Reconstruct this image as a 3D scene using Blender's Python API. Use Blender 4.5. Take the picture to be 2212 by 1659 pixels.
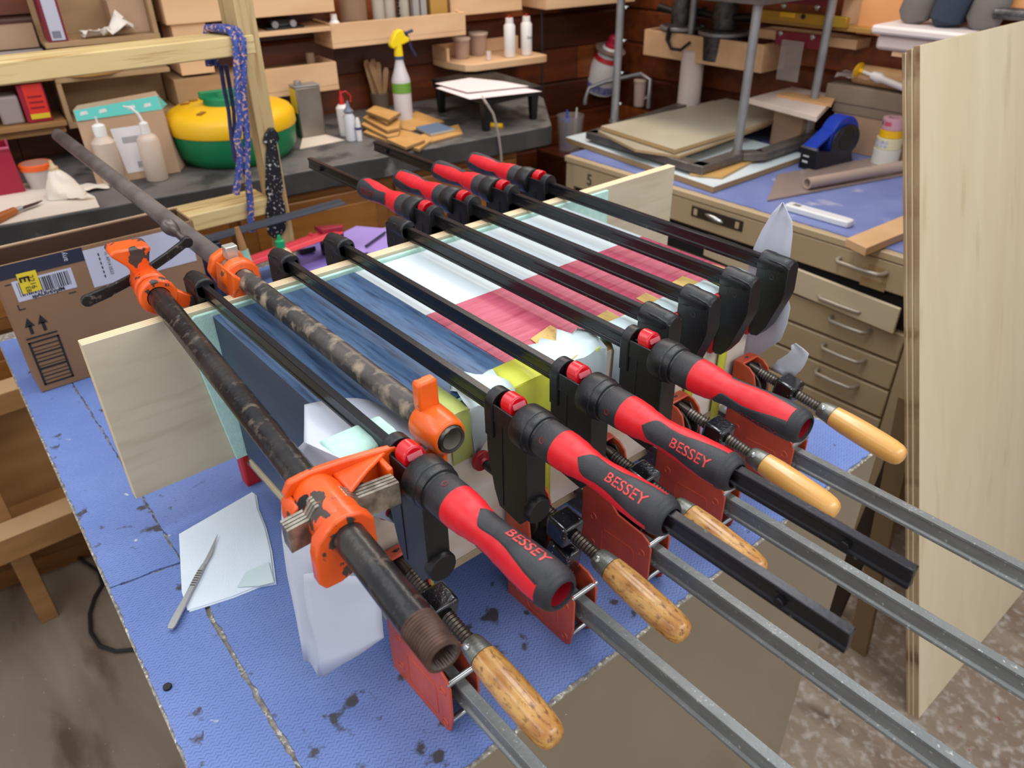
import bpy, bmesh, math, random
import numpy as np
from mathutils import Vector, Matrix
random.seed(7)
PI = math.pi
for o in list(bpy.data.objects): bpy.data.objects.remove(o)
SC = bpy.context.scene; COL = SC.collection

# ---------------------------------------------------------------- camera
HC = 0.72                      # lens height above the table top (table top is z = 0, floor z = -0.93)
FPX = 1650.0; CX, CY = 1106.0, 829.5
YAW, PIT, ROL = 2.45349519, 0.5627537, -0.01535147
def cam_axes():
    F = np.array([math.cos(YAW)*math.cos(PIT), math.sin(YAW)*math.cos(PIT), -math.sin(PIT)])
    R = np.cross(F, [0, 0, 1]); R /= np.linalg.norm(R); U = np.cross(R, F)
    return np.array([math.cos(ROL)*R+math.sin(ROL)*U, -math.sin(ROL)*R+math.cos(ROL)*U, -F])
MC = cam_axes(); CAMP = np.array([0, 0, HC])
cd = bpy.data.cameras.new('camera'); cam = bpy.data.objects.new('camera', cd); COL.objects.link(cam)
cam.matrix_world = Matrix([[MC[0][i], MC[1][i], MC[2][i], CAMP[i]] for i in range(3)] + [[0, 0, 0, 1]])
cd.sensor_width = 36; cd.lens = 36*FPX/2212; cd.clip_start = 0.02; cd.clip_end = 30
cd.dof.use_dof = True; cd.dof.focus_distance = 0.80; cd.dof.aperture_fstop = 7.5
SC.camera = cam
# ---------------------------------------------------------------- world, lamps, exposure
w = bpy.data.worlds.new('shop_air'); SC.world = w; w.use_nodes = True
w.node_tree.nodes['Background'].inputs[0].default_value = (0.92, 0.94, 1.0, 1)
w.node_tree.nodes['Background'].inputs[1].default_value = 0.64
def area(name, loc, rot, sx, sy, power, col):
    l = bpy.data.lights.new(name, 'AREA'); l.shape = 'RECTANGLE'; l.size = sx; l.size_y = sy; l.energy = power; l.color = col
    o = bpy.data.objects.new(name, l); COL.objects.link(o); o.location = loc; o.rotation_euler = rot; return o
area('ceiling_and_fill_light', (-0.75, 0.95, 1.75), (0, 0, 0.05), 0.30, 1.9, 13, (0.95, 0.98, 1.0))
area('ceiling_and_fill_light', (-1.6, -0.3, 1.75), (0, 0, 0.05), 0.35, 1.6, 5, (0.97, 0.98, 1.0))
area('ceiling_and_fill_light', (-1.9, 1.8, 1.75), (0, 0, 0.1), 1.4, 0.4, 13, (1.0, 0.84, 0.68))
area('ceiling_and_fill_light', (1.1, 1.0, 1.6), (0, math.radians(48), 0.0), 0.45, 2.2, 15, (1.0, 0.97, 0.93))  # added fill lamp, brightens the upright faces turned towards the camera
area('ceiling_and_fill_light', (-0.6, -1.3, 1.6), (math.radians(50), 0, 0.0), 2.0, 0.45, 8, (1.0, 0.96, 0.92))  # added fill lamp for the drawer fronts and other side faces
SC.view_settings.view_transform = 'Standard'; SC.view_settings.look = 'None'
SC.view_settings.gamma = 1; SC.view_settings.use_curve_mapping = False
SC.view_settings.exposure = 0.38

# ---------------------------------------------------------------- frames
class Fr:
    def __init__(s, O=(0, 0, 0), ang=0.0, k=1.0):
        s.O = np.array(O, float); c, n = math.cos(ang), math.sin(ang)
        s.R = np.array([[c, -n, 0], [n, c, 0], [0, 0, 1.0]]); s.k = k
    def w(s, p): return Vector(s.O + s.k*(s.R @ np.array(p, float)))
    def inv(s, P): return s.R.T @ (np.array(P)-s.O)/s.k
    def ray(s, px, py):
        d = MC.T @ np.array([(px-CX)/FPX, -(py-CY)/FPX, -1.0]); return s.inv(CAMP), s.R.T @ d
    def ax(s, i, px, py, v):
        o, d = s.ray(px, py); return o + d*((v-o[i])/d[i])
    def vx(s, px, py, x): return s.ax(0, px, py, x)
    def vy(s, px, py, y): return s.ax(1, px, py, y)
    def hz(s, px, py, z): return s.ax(2, px, py, z)
WF = Fr(); KA = 0.945; AF = Fr((0, 0, HC*(1-KA)), 0, KA)          # world; clamped assembly
BF = Fr((-2.064, .169, 0), -math.atan2(.1129, .9936))               # far bench: x = towards us, y = along it
FRAME = [WF]
def use(f): FRAME[0] = f
# ---------------------------------------------------------------- mesh builder
class MB:
    def __init__(s): s.v = []; s.f = []; s.m = []
    def add(s, vs, fs, m=0):
        b = len(s.v); s.v += [tuple(map(float, v)) for v in vs]; s.f += [tuple(b+i for i in f) for f in fs]; s.m += [m]*len(fs); return s
    def box(s, a, b, m=0):
        x0, y0, z0 = a; x1, y1, z1 = b
        vs = [(x, y, z) for x in (x0, x1) for y in (y0, y1) for z in (z0, z1)]
        return s.add(vs, [(0, 1, 3, 2), (4, 6, 7, 5), (0, 4, 5, 1), (2, 3, 7, 6), (0, 2, 6, 4), (1, 5, 7, 3)], m)
    def obox(s, c, u, v, w_, m=0):   # oriented box, half vectors
        c, u, v, w_ = map(np.array, (c, u, v, w_))
        vs = [c+a*u+b*v+d*w_ for a in (-1, 1) for b in (-1, 1) for d in (-1, 1)]
        return s.add(vs, [(0, 1, 3, 2), (4, 6, 7, 5), (0, 4, 5, 1), (2, 3, 7, 6), (0, 2, 6, 4), (1, 5, 7, 3)], m)
    def prism(s, poly, axis, a, b, m=0, top=None):
        n = len(poly); top = top or poly
        def P(q, t): return {'x': (t, q[0], q[1]), 'y': (q[0], t, q[1]), 'z': (q[0], q[1], t)}[axis]
        vs = [P(q, a) for q in poly]+[P(q, b) for q in top]
        fs = [tuple(range(n)), tuple(range(2*n-1, n-1, -1))]+[(i, n+i, n+(i+1) % n, (i+1) % n) for i in range(n)]
        return s.add(vs, fs, m)
    def slab(s, pts, th, m=0):       # polygon of 3d points extruded down by th
        n = len(pts); vs = [tuple(p) for p in pts]+[(p[0], p[1], p[2]-th) for p in pts]
        return s.add(vs, [tuple(range(n)), tuple(range(2*n-1, n-1, -1))]+[(i, n+i, n+(i+1) % n, (i+1) % n) for i in range(n)], m)
    def lathe(s, p, d, prof, n=24, caps=True, m=0, ref=None):
        p = np.array(p, float); d = np.array(d, float); d /= np.linalg.norm(d)
        ref = np.array(ref if ref is not None else ((0, 0, 1) if abs(d[2]) < .9 else (1, 0, 0)), float)
        u = ref-d*(ref@d); u /= np.linalg.norm(u); v = np.cross(d, u)
        vs = []; k = len(prof)
        for t, r in prof:
            for i in range(n):
                a = 2*PI*i/n; vs.append(p+d*t+r*(math.cos(a)*u+math.sin(a)*v))
        fs = [(j*n+i, j*n+(i+1) % n, (j+1)*n+(i+1) % n, (j+1)*n+i) for j in range(k-1) for i in range(n)]
        if caps: fs += [tuple(range(n))[::-1], tuple((k-1)*n+i for i in range(n))]
        return s.add(vs, fs, m)
    def cyl(s, a, b, r, r2=None, n=20, m=0):
        a = np.array(a, float); b = np.array(b, float); L = np.linalg.norm(b-a)
        return s.lathe(a, b-a, [(0, r), (L, r2 if r2 is not None else r)], n, True, m)
    def tube(s, pts, r, n=10, m=0):
        P = [np.array(p, float) for p in pts]; k = len(P); vs = []; u = None
        for i in range(k):
            t = P[min(i+1, k-1)]-P[max(i-1, 0)]; t /= np.linalg.norm(t)
            if u is None:
                u = np.cross(t, (0, 0, 1.0)) if abs(t[2]) < .9 else np.cross(t, (1.0, 0, 0))
            u = u-t*(u@t); u /= np.linalg.norm(u); v = np.cross(t, u); rr = r[i] if hasattr(r, '__len__') else r
            for j in range(n):
                a = 2*PI*j/n; vs.append(P[i]+rr*(math.cos(a)*u+math.sin(a)*v))
        fs = [(j*n+i, j*n+(i+1) % n, (j+1)*n+(i+1) % n, (j+1)*n+i) for j in range(k-1) for i in range(n)]
        fs += [tuple(range(n))[::-1], tuple((k-1)*n+i for i in range(n))]
        return s.add(vs, fs, m)
    def grid(s, rows, m=0):
        k = len(rows); n = len(rows[0]); vs = [p for r in rows for p in r]
        return s.add(vs, [(j*n+i, j*n+i+1, (j+1)*n+i+1, (j+1)*n+i) for j in range(k-1) for i in range(n-1)], m)
BASE = {}
def build(mb, name, mats, parent=None, smooth=True, bevel=0, solid=0, loc=None, sub=0, seg=2):
    me = bpy.data.meshes.new(name); fr = FRAME[0]
    W = [fr.w(v) for v in mb.v]
    if parent is not None: b = BASE[parent.name]
    elif loc is not None: b = fr.w(loc)
    else:
        xs = [v.x for v in W]; ys = [v.y for v in W]; zs = [v.z for v in W]
        b = Vector(((min(xs)+max(xs))/2, (min(ys)+max(ys))/2, min(zs)))
    me.from_pydata([v-b for v in W], [], mb.f)
    mats = mats if isinstance(mats, (list, tuple)) else [mats]
    for mm in mats: me.materials.append(mm)
    me.polygons.foreach_set('material_index', mb.m)
    bm = bmesh.new(); bm.from_mesh(me); bmesh.ops.recalc_face_normals(bm, faces=bm.faces[:]); bm.to_mesh(me); bm.free()
    if smooth:
        me.polygons.foreach_set('use_smooth', [True]*len(me.polygons)); me.set_sharp_from_angle(angle=math.radians(38))
    o = bpy.data.objects.new(name, me); COL.objects.link(o)
    if parent is not None: o.parent = parent
    else: o.location = b
    BASE[o.name] = b
    if solid:
        md = o.modifiers.new('s', 'SOLIDIFY'); md.thickness = solid; md.offset = 0
    if bevel:
        md = o.modifiers.new('b', 'BEVEL'); md.width = bevel; md.segments = seg; md.limit_method = 'ANGLE'; md.angle_limit = math.radians(40)
        md.harden_normals = False
    if sub:
        md = o.modifiers.new('ss', 'SUBSURF'); md.levels = sub; md.render_levels = sub
    return o
def tag(o, label=None, cat=None, group=None, kind=None):
    if label: o['label'] = label
    if cat: o['category'] = cat
    if group: o['group'] = group
    if kind: o['kind'] = kind
    return o
def thing(name, label, cat, loc, group=None):
    o = bpy.data.objects.new(name, None); o.empty_display_size = .02; COL.objects.link(o)
    o.location = FRAME[0].w(loc); BASE[o.name] = o.location.copy()
    return tag(o, label, cat, group)
def text_geo(s, size, ext=0.0, align='CENTER', bold=0.0):
    cu = bpy.data.curves.new('t', 'FONT'); cu.body = s; cu.size = size; cu.extrude = ext; cu.align_x = align; cu.align_y = 'CENTER'
    cu.offset = bold; cu.resolution_u = 3
    o = bpy.data.objects.new('t', cu); COL.objects.link(o); bpy.context.view_layer.update()
    me = bpy.data.meshes.new_from_object(o.evaluated_get(bpy.context.evaluated_depsgraph_get()))
    vs = [tuple(v.co) for v in me.vertices]; fs = [tuple(p.vertices) for p in me.polygons]
    bpy.data.objects.remove(o); bpy.data.curves.remove(cu); bpy.data.meshes.remove(me); return vs, fs
def text_on(name, s, size, O, U, V, mat, parent, lift=.0006, bold=0.0, m=None):
    vs, fs = text_geo(s, size, 0, bold=bold); O, U, V = map(lambda a: np.array(a, float), (O, U, V)); N = np.cross(U, V)
    mb = MB(); mb.add([O+U*v[0]+V*v[1]+N*lift for v in vs], fs); return build(mb, name, mat, parent, smooth=False)
# ---------------------------------------------------------------- materials
def lin(c): return tuple(((x/255)/12.92 if x/255 <= .04045 else ((x/255+.055)/1.055)**2.4) for x in c)+(1,)
MT = {}
def mat(name, c, rough=.5, metal=0.0, c2=None, sc=20.0, lo=.35, hi=.65, stretch=(1, 1, 1), c3=None, sc3=60.0, lo3=.6, hi3=.68,
        bump=0.0, bsc=200.0, coat=0.0, spec=.5, detail=4, rot=(0, 0, 0), dist=0.0, alpha=1.0, trans=0.0, rough2=None, sheen=0, bstretch=None, sss=0.0, emis=None, s3=None, cut=None):
    if name in MT: return MT[name]
    m = bpy.data.materials.new(name); m.use_nodes = True; nt = m.node_tree; N = nt.nodes; L = nt.links; p = N['Principled BSDF']
    p.inputs['Base Color'].default_value = lin(c); p.inputs['Roughness'].default_value = rough; p.inputs['Metallic'].default_value = metal
    p.inputs['Coat Weight'].default_value = coat; p.inputs['Coat Roughness'].default_value = .12; p.inputs['Specular IOR Level'].default_value = spec
    p.inputs['Alpha'].default_value = alpha; p.inputs['Transmission Weight'].default_value = trans; p.inputs['Sheen Weight'].default_value = sheen
    if sss: p.inputs['Subsurface Weight'].default_value = sss; p.inputs['Subsurface Scale'].default_value = .01
    tc = N.new('ShaderNodeTexCoord')
    def noise(scale, st, det, seed=0.0, d=0.0):
        mp = N.new('ShaderNodeMapping'); mp.inputs['Scale'].default_value = st; mp.inputs['Rotation'].default_value = rot; mp.inputs['Location'].default_value = (seed, seed*.7, seed*.3)
        L.new(tc.outputs['Object'], mp.inputs['Vector']); n = N.new('ShaderNodeTexNoise'); n.inputs['Scale'].default_value = scale; n.inputs['Detail'].default_value = det
        n.inputs['Distortion'].default_value = d; L.new(mp.outputs[0], n.inputs['Vector']); return n.outputs['Fac']
    def ramp(src, a, b):
        r = N.new('ShaderNodeMapRange'); r.inputs['From Min'].default_value = a; r.inputs['From Max'].default_value = b; L.new(src, r.inputs['Value']); return r.outputs[0]
    def mix(f, a, b):
        x = N.new('ShaderNodeMix'); x.data_type = 'RGBA'; L.new(f, x.inputs['Factor'])
        for k, s in ((6, a), (7, b)):
            if isinstance(s, tuple): x.inputs[k].default_value = s
            else: L.new(s, x.inputs[k])
        return x.outputs[2]
    col = lin(c)
    if c2:
        f = ramp(noise(sc, stretch, detail, 0, dist), lo, hi); col = mix(f, col, lin(c2))
    if c3:
        f3 = ramp(noise(sc3, s3 or (1, 1, 1), 6, 3.1), lo3, hi3); col = mix(f3, col, lin(c3))
        if rough2 is not None:
            rr = N.new('ShaderNodeMapRange'); rr.inputs['To Min'].default_value = rough; rr.inputs['To Max'].default_value = rough2; L.new(f3, rr.inputs['Value']); L.new(rr.outputs[0], p.inputs['Roughness'])
    if not isinstance(col, tuple): L.new(col, p.inputs['Base Color'])
    if bump:
        b = N.new('ShaderNodeBump'); b.inputs['Strength'].default_value = bump; b.inputs['Distance'].default_value = .001
        L.new(noise(bsc, bstretch or (1, 1, 1), 4, 7.7), b.inputs['Height']); L.new(b.outputs[0], p.inputs['Normal'])
    MT[name] = m; return m
blk = mat('black_plastic', (15, 16, 19), .38, c2=(22, 23, 26), sc=30, bump=.25, bsc=500, c3=(95, 95, 98), sc3=260, lo3=.74, hi3=.8)
blk2 = mat('black_plastic_plain', (12, 12, 15), .42)
neck = mat('dark_grey_plastic', (34, 35, 38), .5, c2=(48, 48, 52), sc=50, bump=.3, bsc=700)
red = mat('red_plastic', (204, 20, 36), .42, c2=(216, 28, 38), sc=30, bump=.12, bsc=900, spec=.45)
redt = mat('red_gloss_trigger', (200, 10, 28), .25, coat=.3)
rubber = mat('charcoal_rubber', (30, 31, 36), .5, c2=(46, 47, 52), sc=45, bump=.35, bsc=900)
redp = mat('deep_red_pad', (140, 12, 28), .45)
letred = mat('letter_red', (214, 62, 62), .5)
letdk = mat('letter_dark_red', (120, 26, 30), .5)
barm = mat('blackened_steel_bar', (26, 27, 31), .25, .6, c2=(44, 43, 46), sc=14, stretch=(.4, 4, 4), bump=.1, bsc=300, c3=(88, 84, 78), sc3=160, lo3=.68, hi3=.78)
ibar = mat('grey_zinc_bar', (134, 137, 136), .4, .25, c2=(116, 119, 118), sc=26, stretch=(.6, 2, 2), c3=(190, 192, 188), sc3=210, lo3=.62, hi3=.74, bump=.35, bsc=260, rough2=.6)
wh = mat('varnished_wood_handle', (170, 114, 50), .32, c2=(206, 158, 88), sc=45, lo=.38, hi=.62, stretch=(.6, 1.6, 1.6), detail=8, c3=(104, 60, 26), sc3=170, lo3=.52, hi3=.74, coat=.35, bump=.25, bsc=120, bstretch=(.3, 2, 2), s3=(.8, 1.5, 1.5))
wh2 = mat('pale_varnished_wood_handle', (212, 154, 76), .28, c2=(226, 176, 102), sc=20, stretch=(.4, 1.6, 1.6), c3=(168, 102, 34), sc3=80, lo3=.65, hi3=.72, coat=.4, bump=.15, bsc=120, bstretch=(.3, 2, 2))
fer = mat('zinc_ferrule', (140, 142, 138), .38, .75, c2=(104, 104, 92), sc=60, bump=.3, bsc=300)
scr = mat('oily_screw_steel', (62, 56, 52), .35, .8, c2=(88, 78, 70), sc=60)
scr2 = mat('worn_screw_steel', (118, 112, 104), .35, .8, c2=(84, 78, 74), sc=60)
nutm = mat('black_enamel_nut', (14, 14, 16), .16, c2=(26, 26, 30), sc=50, c3=(196, 204, 222), sc3=170, lo3=.66, hi3=.69, coat=.7, bump=.5, bsc=220)
orr = mat('orange_red_enamel_plate', (202, 84, 50), .38, c2=(186, 70, 42), sc=25, coat=.15, bump=.3, bsc=160, c3=(205, 110, 70), sc3=200, lo3=.72, hi3=.76)
orj = mat('bright_orange_enamel', (232, 92, 16), .33, c2=(222, 78, 12), sc=22, c3=(62, 50, 46), sc3=34, lo3=.575, hi3=.59, s3=(1, 1.3, 1), coat=.25, bump=.5, bsc=90, rough2=.5)
orj2 = mat('bright_orange_enamel_clean', (234, 102, 24), .33, c2=(226, 88, 22), sc=22, c3=(96, 66, 44), sc3=50, lo3=.62, hi3=.66, coat=.25, bump=.35, bsc=90)
disc = mat('worn_steel_plate', (128, 122, 112), .42, .8, c2=(80, 74, 68), sc=60, bump=.3)
pipeA = mat('black_iron_pipe', (30, 30, 32), .26, .35, c2=(54, 50, 48), sc=18, lo=.45, hi=.62, c3=(108, 94, 84), sc3=85, lo3=.58, hi3=.76, bump=.6, bsc=90, rough2=.6)
pipeB = mat('weathered_iron_pipe', (48, 45, 44), .38, .3, c2=(78, 72, 68), sc=16, lo=.42, hi=.6, c3=(160, 144, 122), sc3=48, lo3=.52, hi3=.70, bump=.8, bsc=80, rough2=.75)
pipeF = mat('grey_iron_pipe', (92, 86, 84), .4, .25, c2=(120, 113, 110), sc=18, bump=.4, bsc=80)
thread = mat('rusty_thread', (84, 62, 54), .45, .6, c2=(108, 84, 74), sc=80)
bore = mat('grey_pipe_bore', (132, 126, 116), .6, .1)
ply = mat('birch_face', (190, 178, 152), .55, c2=(200, 188, 162), sc=4, lo=.3, hi=.7, stretch=(1, .7, 4), dist=.8, detail=2, c3=(178, 162, 134), sc3=9, lo3=.5, hi3=.8, s3=(1, .8, 7))
def plyedge_mat(name, axis, n, thick, ca=(232, 214, 178), cb=(196, 166, 124)):
    m = bpy.data.materials.new(name); m.use_nodes = True; N = m.node_tree.nodes; L = m.node_tree.links; p = N['Principled BSDF']; p.inputs['Roughness'].default_value = .6
    tc = N.new('ShaderNodeTexCoord'); s = N.new('ShaderNodeSeparateXYZ'); L.new(tc.outputs['Object'], s.inputs[0])
    mu = N.new('ShaderNodeMath'); mu.operation = 'MULTIPLY'; mu.inputs[1].default_value = n/thick*2*PI; L.new(s.outputs[axis], mu.inputs[0])
    si = N.new('ShaderNodeMath'); si.operation = 'SINE'; L.new(mu.outputs[0], si.inputs[0])
    r = N.new('ShaderNodeMapRange'); r.inputs['From Min'].default_value = -.3; r.inputs['From Max'].default_value = .5; L.new(si.outputs[0], r.inputs[0])
    x = N.new('ShaderNodeMix'); x.data_type = 'RGBA'; x.inputs[6].default_value = lin(ca); x.inputs[7].default_value = lin(cb); L.new(r.outputs[0], x.inputs['Factor'])
    L.new(x.outputs[2], p.inputs['Base Color']); return m
plye = plyedge_mat('birch_layered_edge', 0, 4, .018)
foam = mat('mint_foam_sheet', (176, 216, 202), .7, c2=(190, 226, 214), sc=90, bump=.7, bsc=420, sss=.0)
paper = mat('white_paper', (198, 202, 214), .65, c2=(190, 195, 208), sc=8)
papw = mat('waxed_white_paper', (214, 232, 232), .5, c2=(200, 220, 224), sc=12)
papt = mat('paper_towel', (224, 236, 246), .8, c2=(230, 241, 250), sc=20, bump=.6, bsc=600)
ytape = mat('yellow_tape', (222, 226, 66), .5, c2=(206, 212, 84), sc=20)
ttape = mat('tan_masking_tape', (208, 178, 100), .6, c2=(196, 162, 96), sc=30, c3=(184, 126, 86), sc3=60, lo3=.62, hi3=.72)
blu = mat('blue_stained_wood', (56, 86, 124), .42, c2=(84, 112, 146), sc=16, lo=.3, hi=.7, stretch=(.8, 5, 5), detail=7, c3=(34, 50, 80), sc3=40, lo3=.5, hi3=.75, s3=(.35, 5, 5))
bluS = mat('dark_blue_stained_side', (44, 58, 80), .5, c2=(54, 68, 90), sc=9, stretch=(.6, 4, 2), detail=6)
redv = mat('crimson_stained_wood', (180, 66, 92), .45, c2=(194, 94, 116), sc=18, lo=.3, hi=.7, stretch=(9, .7, 5), detail=7, c3=(134, 24, 52), sc3=34, lo3=.55, hi3=.8, s3=(5, .35, 5))
whl = mat('white_lacquer', (206, 218, 222), .35, coat=.15)
steel = mat('brushed_steel', (164, 164, 164), .35, .55, c2=(146, 146, 148), sc=12)
zinc = mat('bright_zinc_pin', (176, 178, 178), .25, .9)
cabm = mat('beige_cabinet_paint', (182, 160, 126), .4, c2=(174, 152, 120), sc=4, c3=(190, 184, 168), sc3=180, lo3=.76, hi3=.8, bump=.08)
cabd = mat('beige_cabinet_paint_plain', (190, 168, 134), .42, c2=(180, 158, 124), sc=5)
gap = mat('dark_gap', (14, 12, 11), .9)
sid = [mat('cedar_siding_%s' % k, c, .45, c2=c2, sc=7, stretch=(4, .5, 5), detail=6, coat=.1) for k, c, c2 in (('dark', (84, 36, 14), (62, 24, 8)), ('mid', (112, 52, 18), (86, 38, 12)), ('warm', (142, 72, 26), (112, 54, 18)))]
orw = mat('old_pine_cupboard', (134, 84, 34), .45, c2=(106, 64, 24), sc=6, stretch=(3, .5, 4), detail=5, coat=.1)
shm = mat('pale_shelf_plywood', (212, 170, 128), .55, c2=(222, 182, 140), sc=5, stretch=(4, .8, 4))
shadep = mat('shaded_shelf_plywood', (158, 126, 88), .6, c2=(170, 138, 100), sc=5, stretch=(4, .8, 4))  # same shelf plywood, dim light of the left end put into its colour
pine = mat('pine_timber', (206, 180, 122), .6, c2=(214, 190, 136), sc=6, c3=(170, 132, 76), sc3=12, lo3=.52, hi3=.66, s3=(7, .35, 7), bump=.2)
pinev = mat('pine_timber_upright', (182, 156, 108), .6, c2=(190, 164, 116), sc=6, c3=(156, 122, 74), sc3=12, lo3=.52, hi3=.66, s3=(7, 7, .35), bump=.2)
pinec = mat('brown_pine', (168, 124, 76), .6, c2=(150, 108, 62), sc=6, stretch=(1, 1, 4))
kraft = mat('kraft_cardboard', (138, 104, 74), .75, c2=(130, 97, 68), sc=6, stretch=(1, 1, 1), c3=(206, 196, 184), sc3=150, lo3=.77, hi3=.8)
kraft2 = mat('light_cardboard', (182, 150, 122), .75, c2=(170, 138, 108), sc=6)
krin = mat('cardboard_inside', (66, 40, 26), .8)
ink = mat('black_ink', (28, 24, 24), .7); navy = mat('navy_print', (30, 32, 52), .6)
lab = mat('white_label', (186, 186, 200), .5); ylab = mat('yellow_label', (216, 190, 40), .5)
stone = mat('grey_slate_bench', (98, 94, 92), .5, c2=(114, 109, 106), sc=7, c3=(62, 60, 60), sc3=12, lo3=.5, hi3=.65, bump=.3, bsc=60)
stonee = mat('slate_bench_edge', (46, 44, 44), .6, c2=(66, 62, 61), sc=10, c3=(120, 116, 112), sc3=14, lo3=.62, hi3=.75, bump=.6, bsc=50)
dyel = mat('yellow_case_plastic', (240, 186, 20), .4); dgrn = mat('green_case_plastic', (10, 122, 74), .4)
whp = mat('white_bottle_plastic', (222, 218, 214), .4, sss=.1)
trl = mat('translucent_plastic', (206, 196, 190), .35, alpha=.8)
clr = mat('clear_plastic', (180, 170, 165), .15, alpha=.38)
lime = mat('green_label', (108, 158, 62), .5)
bluep = mat('blue_plastic', (24, 58, 168), .4); navp = mat('dark_navy_plastic', (20, 26, 46), .35)
maroon = mat('maroon_binder', (120, 14, 40), .45); redc = mat('red_card', (190, 22, 30), .5)
gold = mat('brass_level', (176, 136, 44), .4, .4); fabg = mat('grey_fabric', (112, 106, 102), .9, bump=.4, bsc=500)
grn = mat('green_cap', (16, 150, 90), .4); glue = mat('cream_glue_bottle', (222, 206, 166), .45)
purp = mat('purple_sandpaper', (116, 96, 178), .7, c2=(140, 122, 196), sc=20); purp2 = mat('light_purple_paper', (160, 134, 204), .7)
pinkr = mat('red_anodised_aluminium', (214, 66, 78), .4, .2)
drk = mat('dark_rule', (58, 62, 72), .5, .3)
spk = mat('black_iron_strap_paint_specks', (18, 18, 22), .45, c3=(190, 186, 176), sc3=150, lo3=.60, hi3=.66, bump=.8, bsc=80)
rope = mat('blue_braided_rope', (40, 58, 128), .8, c2=(66, 84, 150), sc=120, lo=.4, hi=.6, c3=(196, 150, 118), sc3=150, lo3=.55, hi3=.60, bump=.8, bsc=300)
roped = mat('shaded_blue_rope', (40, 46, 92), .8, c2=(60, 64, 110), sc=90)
mdf = mat('orange_mdf', (206, 158, 92), .6, c2=(196, 146, 80), sc=20); mdfe = mat('brown_board_edge', (150, 118, 78), .7)
teal = mat('teal_print', (96, 200, 188), .6)
grayp = mat('grey_sheet', (176, 166, 144), .5, c2=(186, 178, 156), sc=4)
dsteel = mat('dark_iron_frame', (112, 105, 100), .42, .35, c2=(92, 86, 82), sc=20, bump=.3)
bwh = mat('white_laminate', (214, 226, 230), .3)
cord = mat('black_cord', (30, 29, 30), .6); gcord = mat('grey_cord', (150, 140, 130), .6)

def mat_cloth():
    m = bpy.data.materials.new('blue_zigzag_vinyl'); m.use_nodes = True; N = m.node_tree.nodes; L = m.node_tree.links; p = N['Principled BSDF']; p.inputs['Roughness'].default_value = .5
    tc = N.new('ShaderNodeTexCoord'); s = N.new('ShaderNodeSeparateXYZ'); L.new(tc.outputs['Object'], s.inputs[0])
    def M(op, a, b=None, c=None):
        n = N.new('ShaderNodeMath'); n.operation = op
        for i, v in enumerate((a, b, c)):
            if v is None: continue
            if isinstance(v, (int, float)): n.inputs[i].default_value = v
            else: L.new(v, n.inputs[i])
        return n.outputs[0]
    y = M('DIVIDE', s.outputs[1], .0082); x = s.outputs[0]
    tri = M('ABSOLUTE', M('SUBTRACT', M('FRACT', y), .5))
    q = M('FRACT', M('DIVIDE', M('ADD', x, M('MULTIPLY', tri, .0062)), .0046))
    line = M('LESS_THAN', q, .26)
    n1 = N.new('ShaderNodeTexNoise'); n1.inputs['Scale'].default_value = 260; L.new(tc.outputs['Object'], n1.inputs['Vector'])
    line = M('MULTIPLY', line, M('MULTIPLY', M('SUBTRACT', n1.outputs['Fac'], .25), 2.0))
    n2 = N.new('ShaderNodeTexNoise'); n2.inputs['Scale'].default_value = 9; n2.inputs['Detail'].default_value = 6; L.new(tc.outputs['Object'], n2.inputs['Vector'])
    def mix(f, a, b):
        z = N.new('ShaderNodeMix'); z.data_type = 'RGBA'; z.clamp_factor = True
        if isinstance(f, (int, float)): z.inputs[0].default_value = f
        else: L.new(f, z.inputs[0])
        for k, v in ((6, a), (7, b)):
            if isinstance(v, tuple): z.inputs[k].default_value = v
            else: L.new(v, z.inputs[k])
        return z.outputs[2]
    base = mix(n2.outputs['Fac'], lin((94, 118, 182)), lin((122, 146, 204)))
    c = mix(M('MULTIPLY', line, .75), base, lin((58, 74, 130)))
    n3 = N.new('ShaderNodeTexNoise'); n3.inputs['Scale'].default_value = 38; n3.inputs['Detail'].default_value = 5; L.new(tc.outputs['Object'], n3.inputs['Vector'])
    n4 = N.new('ShaderNodeTexNoise'); n4.inputs['Scale'].default_value = 5; L.new(tc.outputs['Object'], n4.inputs['Vector'])
    st = M('MULTIPLY', M('MULTIPLY', M('SUBTRACT', n3.outputs['Fac'], .60), 16), M('GREATER_THAN', n4.outputs['Fac'], .53))
    c = mix(st, c, lin((66, 66, 74)))
    n5 = N.new('ShaderNodeTexNoise'); n5.inputs['Scale'].default_value = 55; L.new(tc.outputs['Object'], n5.inputs['Vector'])
    c = mix(M('MULTIPLY', M('SUBTRACT', n5.outputs['Fac'], .735), 20), c, lin((196, 200, 206)))
    L.new(c, p.inputs['Base Color'])
    b = N.new('ShaderNodeBump'); b.inputs['Strength'].default_value = .5; b.inputs['Distance'].default_value = .0006; b.invert = True; L.new(line, b.inputs['Height']); L.new(b.outputs[0], p.inputs['Normal'])
    return m
cloth = mat_cloth()
bluplain = mat('blue_vinyl_plain', (110, 124, 178), .45, c2=(124, 136, 188), sc=8, c3=(172, 174, 200), sc3=12, lo3=.62, hi3=.72)


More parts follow.
